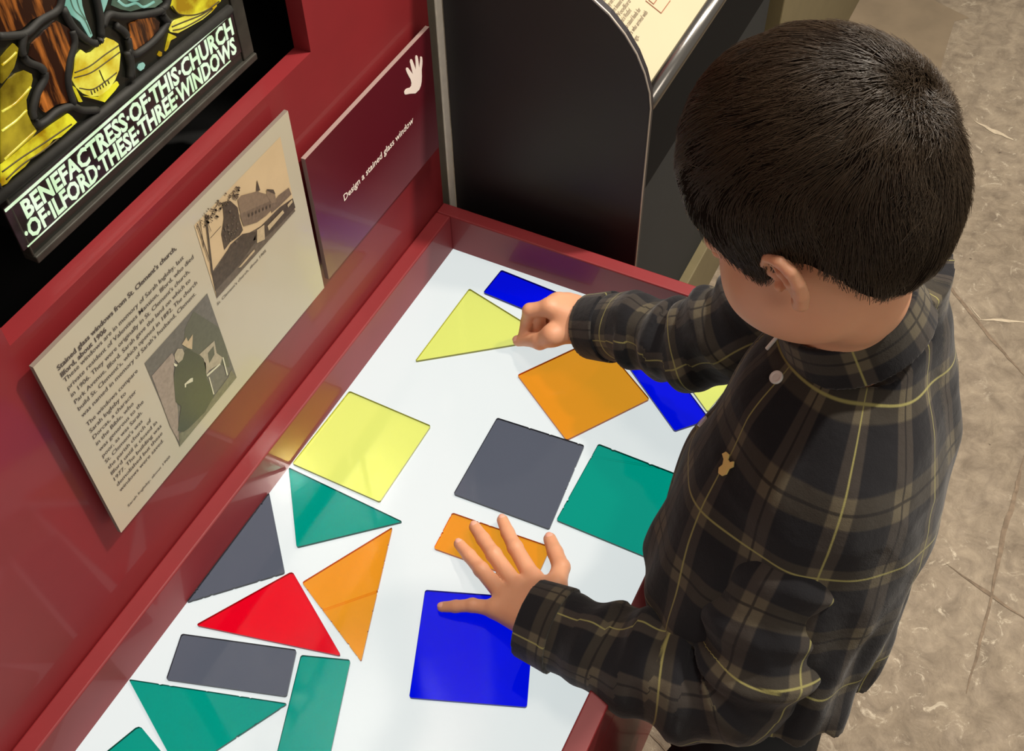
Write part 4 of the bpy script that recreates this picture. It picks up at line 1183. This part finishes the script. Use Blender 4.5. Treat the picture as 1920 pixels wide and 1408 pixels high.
def disc(name, c, n_, r, th_, mat, parent, holes=True):
    a = np.cross(n_, [0, 0, 1.0]); a /= np.linalg.norm(a); b = np.cross(n_, a); V = []; F = []
    prof = [(r * .55, th_ * .75), (r * .72, th_), (r * .95, th_), (r, th_ * .6), (r, -th_ * .4)]
    m = 24
    for rr_, hh in prof:
        for k in range(m): V.append(c + (a * math.cos(2 * PI * k / m) + b * math.sin(2 * PI * k / m)) * rr_ + n_ * hh)
    for i in range(len(prof) - 1):
        for k in range(m): F.append([i * m + k, (i + 1) * m + k, (i + 1) * m + (k + 1) % m, i * m + (k + 1) % m])
    F.append(list(range(m)))
    return new_mesh(name, V, F, mat, parent, smooth=False)
for px in ((1456, 708), (1318, 791)):
    p, n_ = torso_hit(px); disc('button', p, n_, .0058, .0018, pearl, shirt)
# chest emblem: small gold embroidered animal
p, n_ = torso_hit((1363, 872))
em = [(1357, 852), (1364, 848), (1369, 853), (1367, 862), (1371, 868), (1378, 866), (1377, 876), (1369, 880), (1364, 890), (1356, 893), (1350, 888), (1351, 878), (1358, 872), (1360, 862)]
E3 = []
for a in em:
    d = ray(a); t = ((p - CAM) @ n_) / (d @ n_); E3.append(CAM + d * t + n_ * .0006)
prism_obj('emblem', E3, n_ * .0016, gold, shirt)
# white cord at the throat
n0 = on_z((1474, 612), .325); n1 = on_z((1438, 654), .300)
tube('cord', [n0, n0 * .5 + n1 * .5, n1], .0017, white_c, boy, n=8)

# ---- trousers and shoes
def trouser_f(P):
    d = ell(P, PEL + np.array([-.006, .012, -.02]), (.092, .058, .085))
    for s in (-1, 1):
        hp_ = PEL + np.array([s * .046 - .006, .014, -.03]); kn = hp_ + np.array([s * .01 + .01, .045, -.19]); an = np.array([hp_[0] + .01, hp_[1] - .03, FZ + .045])
        d = sm(d, chain(P, [hp_, kn, an], [.052, .048, .042], .02), .025)
    return d + .003 * vnoise(P, 30, 77)
V, F = surface(trouser_f, (-.54, -.72, FZ + .0), (-.16, -.40, .09), .004, slack=1.5)
F = F; tr_o = np_mesh('trousers', V, F, denim, boy)
for s in (-1, 1):
    hx_ = PEL + np.array([s * .055 + .01, -.03, 0])
    fo = np.array([hx_[0], hx_[1], FZ])
    def shoe_f(P):
        d = chain(P, [fo + np.array([0, -.03, .034]), fo + np.array([0, .05, .032]), fo + np.array([0, .105, .026])], [.033, .034, .026], .01)
        d = sm(d, cap(P, fo + np.array([0, -.015, .04]), fo + np.array([0, -.012, .07]), .034, .032), .01)
        return np.maximum(d, FZ + .001 - P[:, 2])
    V, F = surface(shoe_f, fo + np.array([-.06, -.10, -.01]), fo + np.array([.06, .16, .12]), .003, slack=1.5)
    np_mesh('shoe', V, F, shoe_m, boy)

# ---- put every thing's empty at its base without moving its parts
for o_, base_ in ((table, (-0.64, -0.2, FZ)), (info, (-0.41, YW, 0.1565)), (tit, (-0.12, YW, 0.16)), (sg, ((x0g + x1g) / 2, YG + .01, z0g)), (lect, (0.3, -0.1, FZ)), (boy, (-0.39, -0.54, FZ))):
    o_.location = base_
    for c_ in o_.children: c_.matrix_parent_inverse = Matrix.Translation(-Vector(base_))
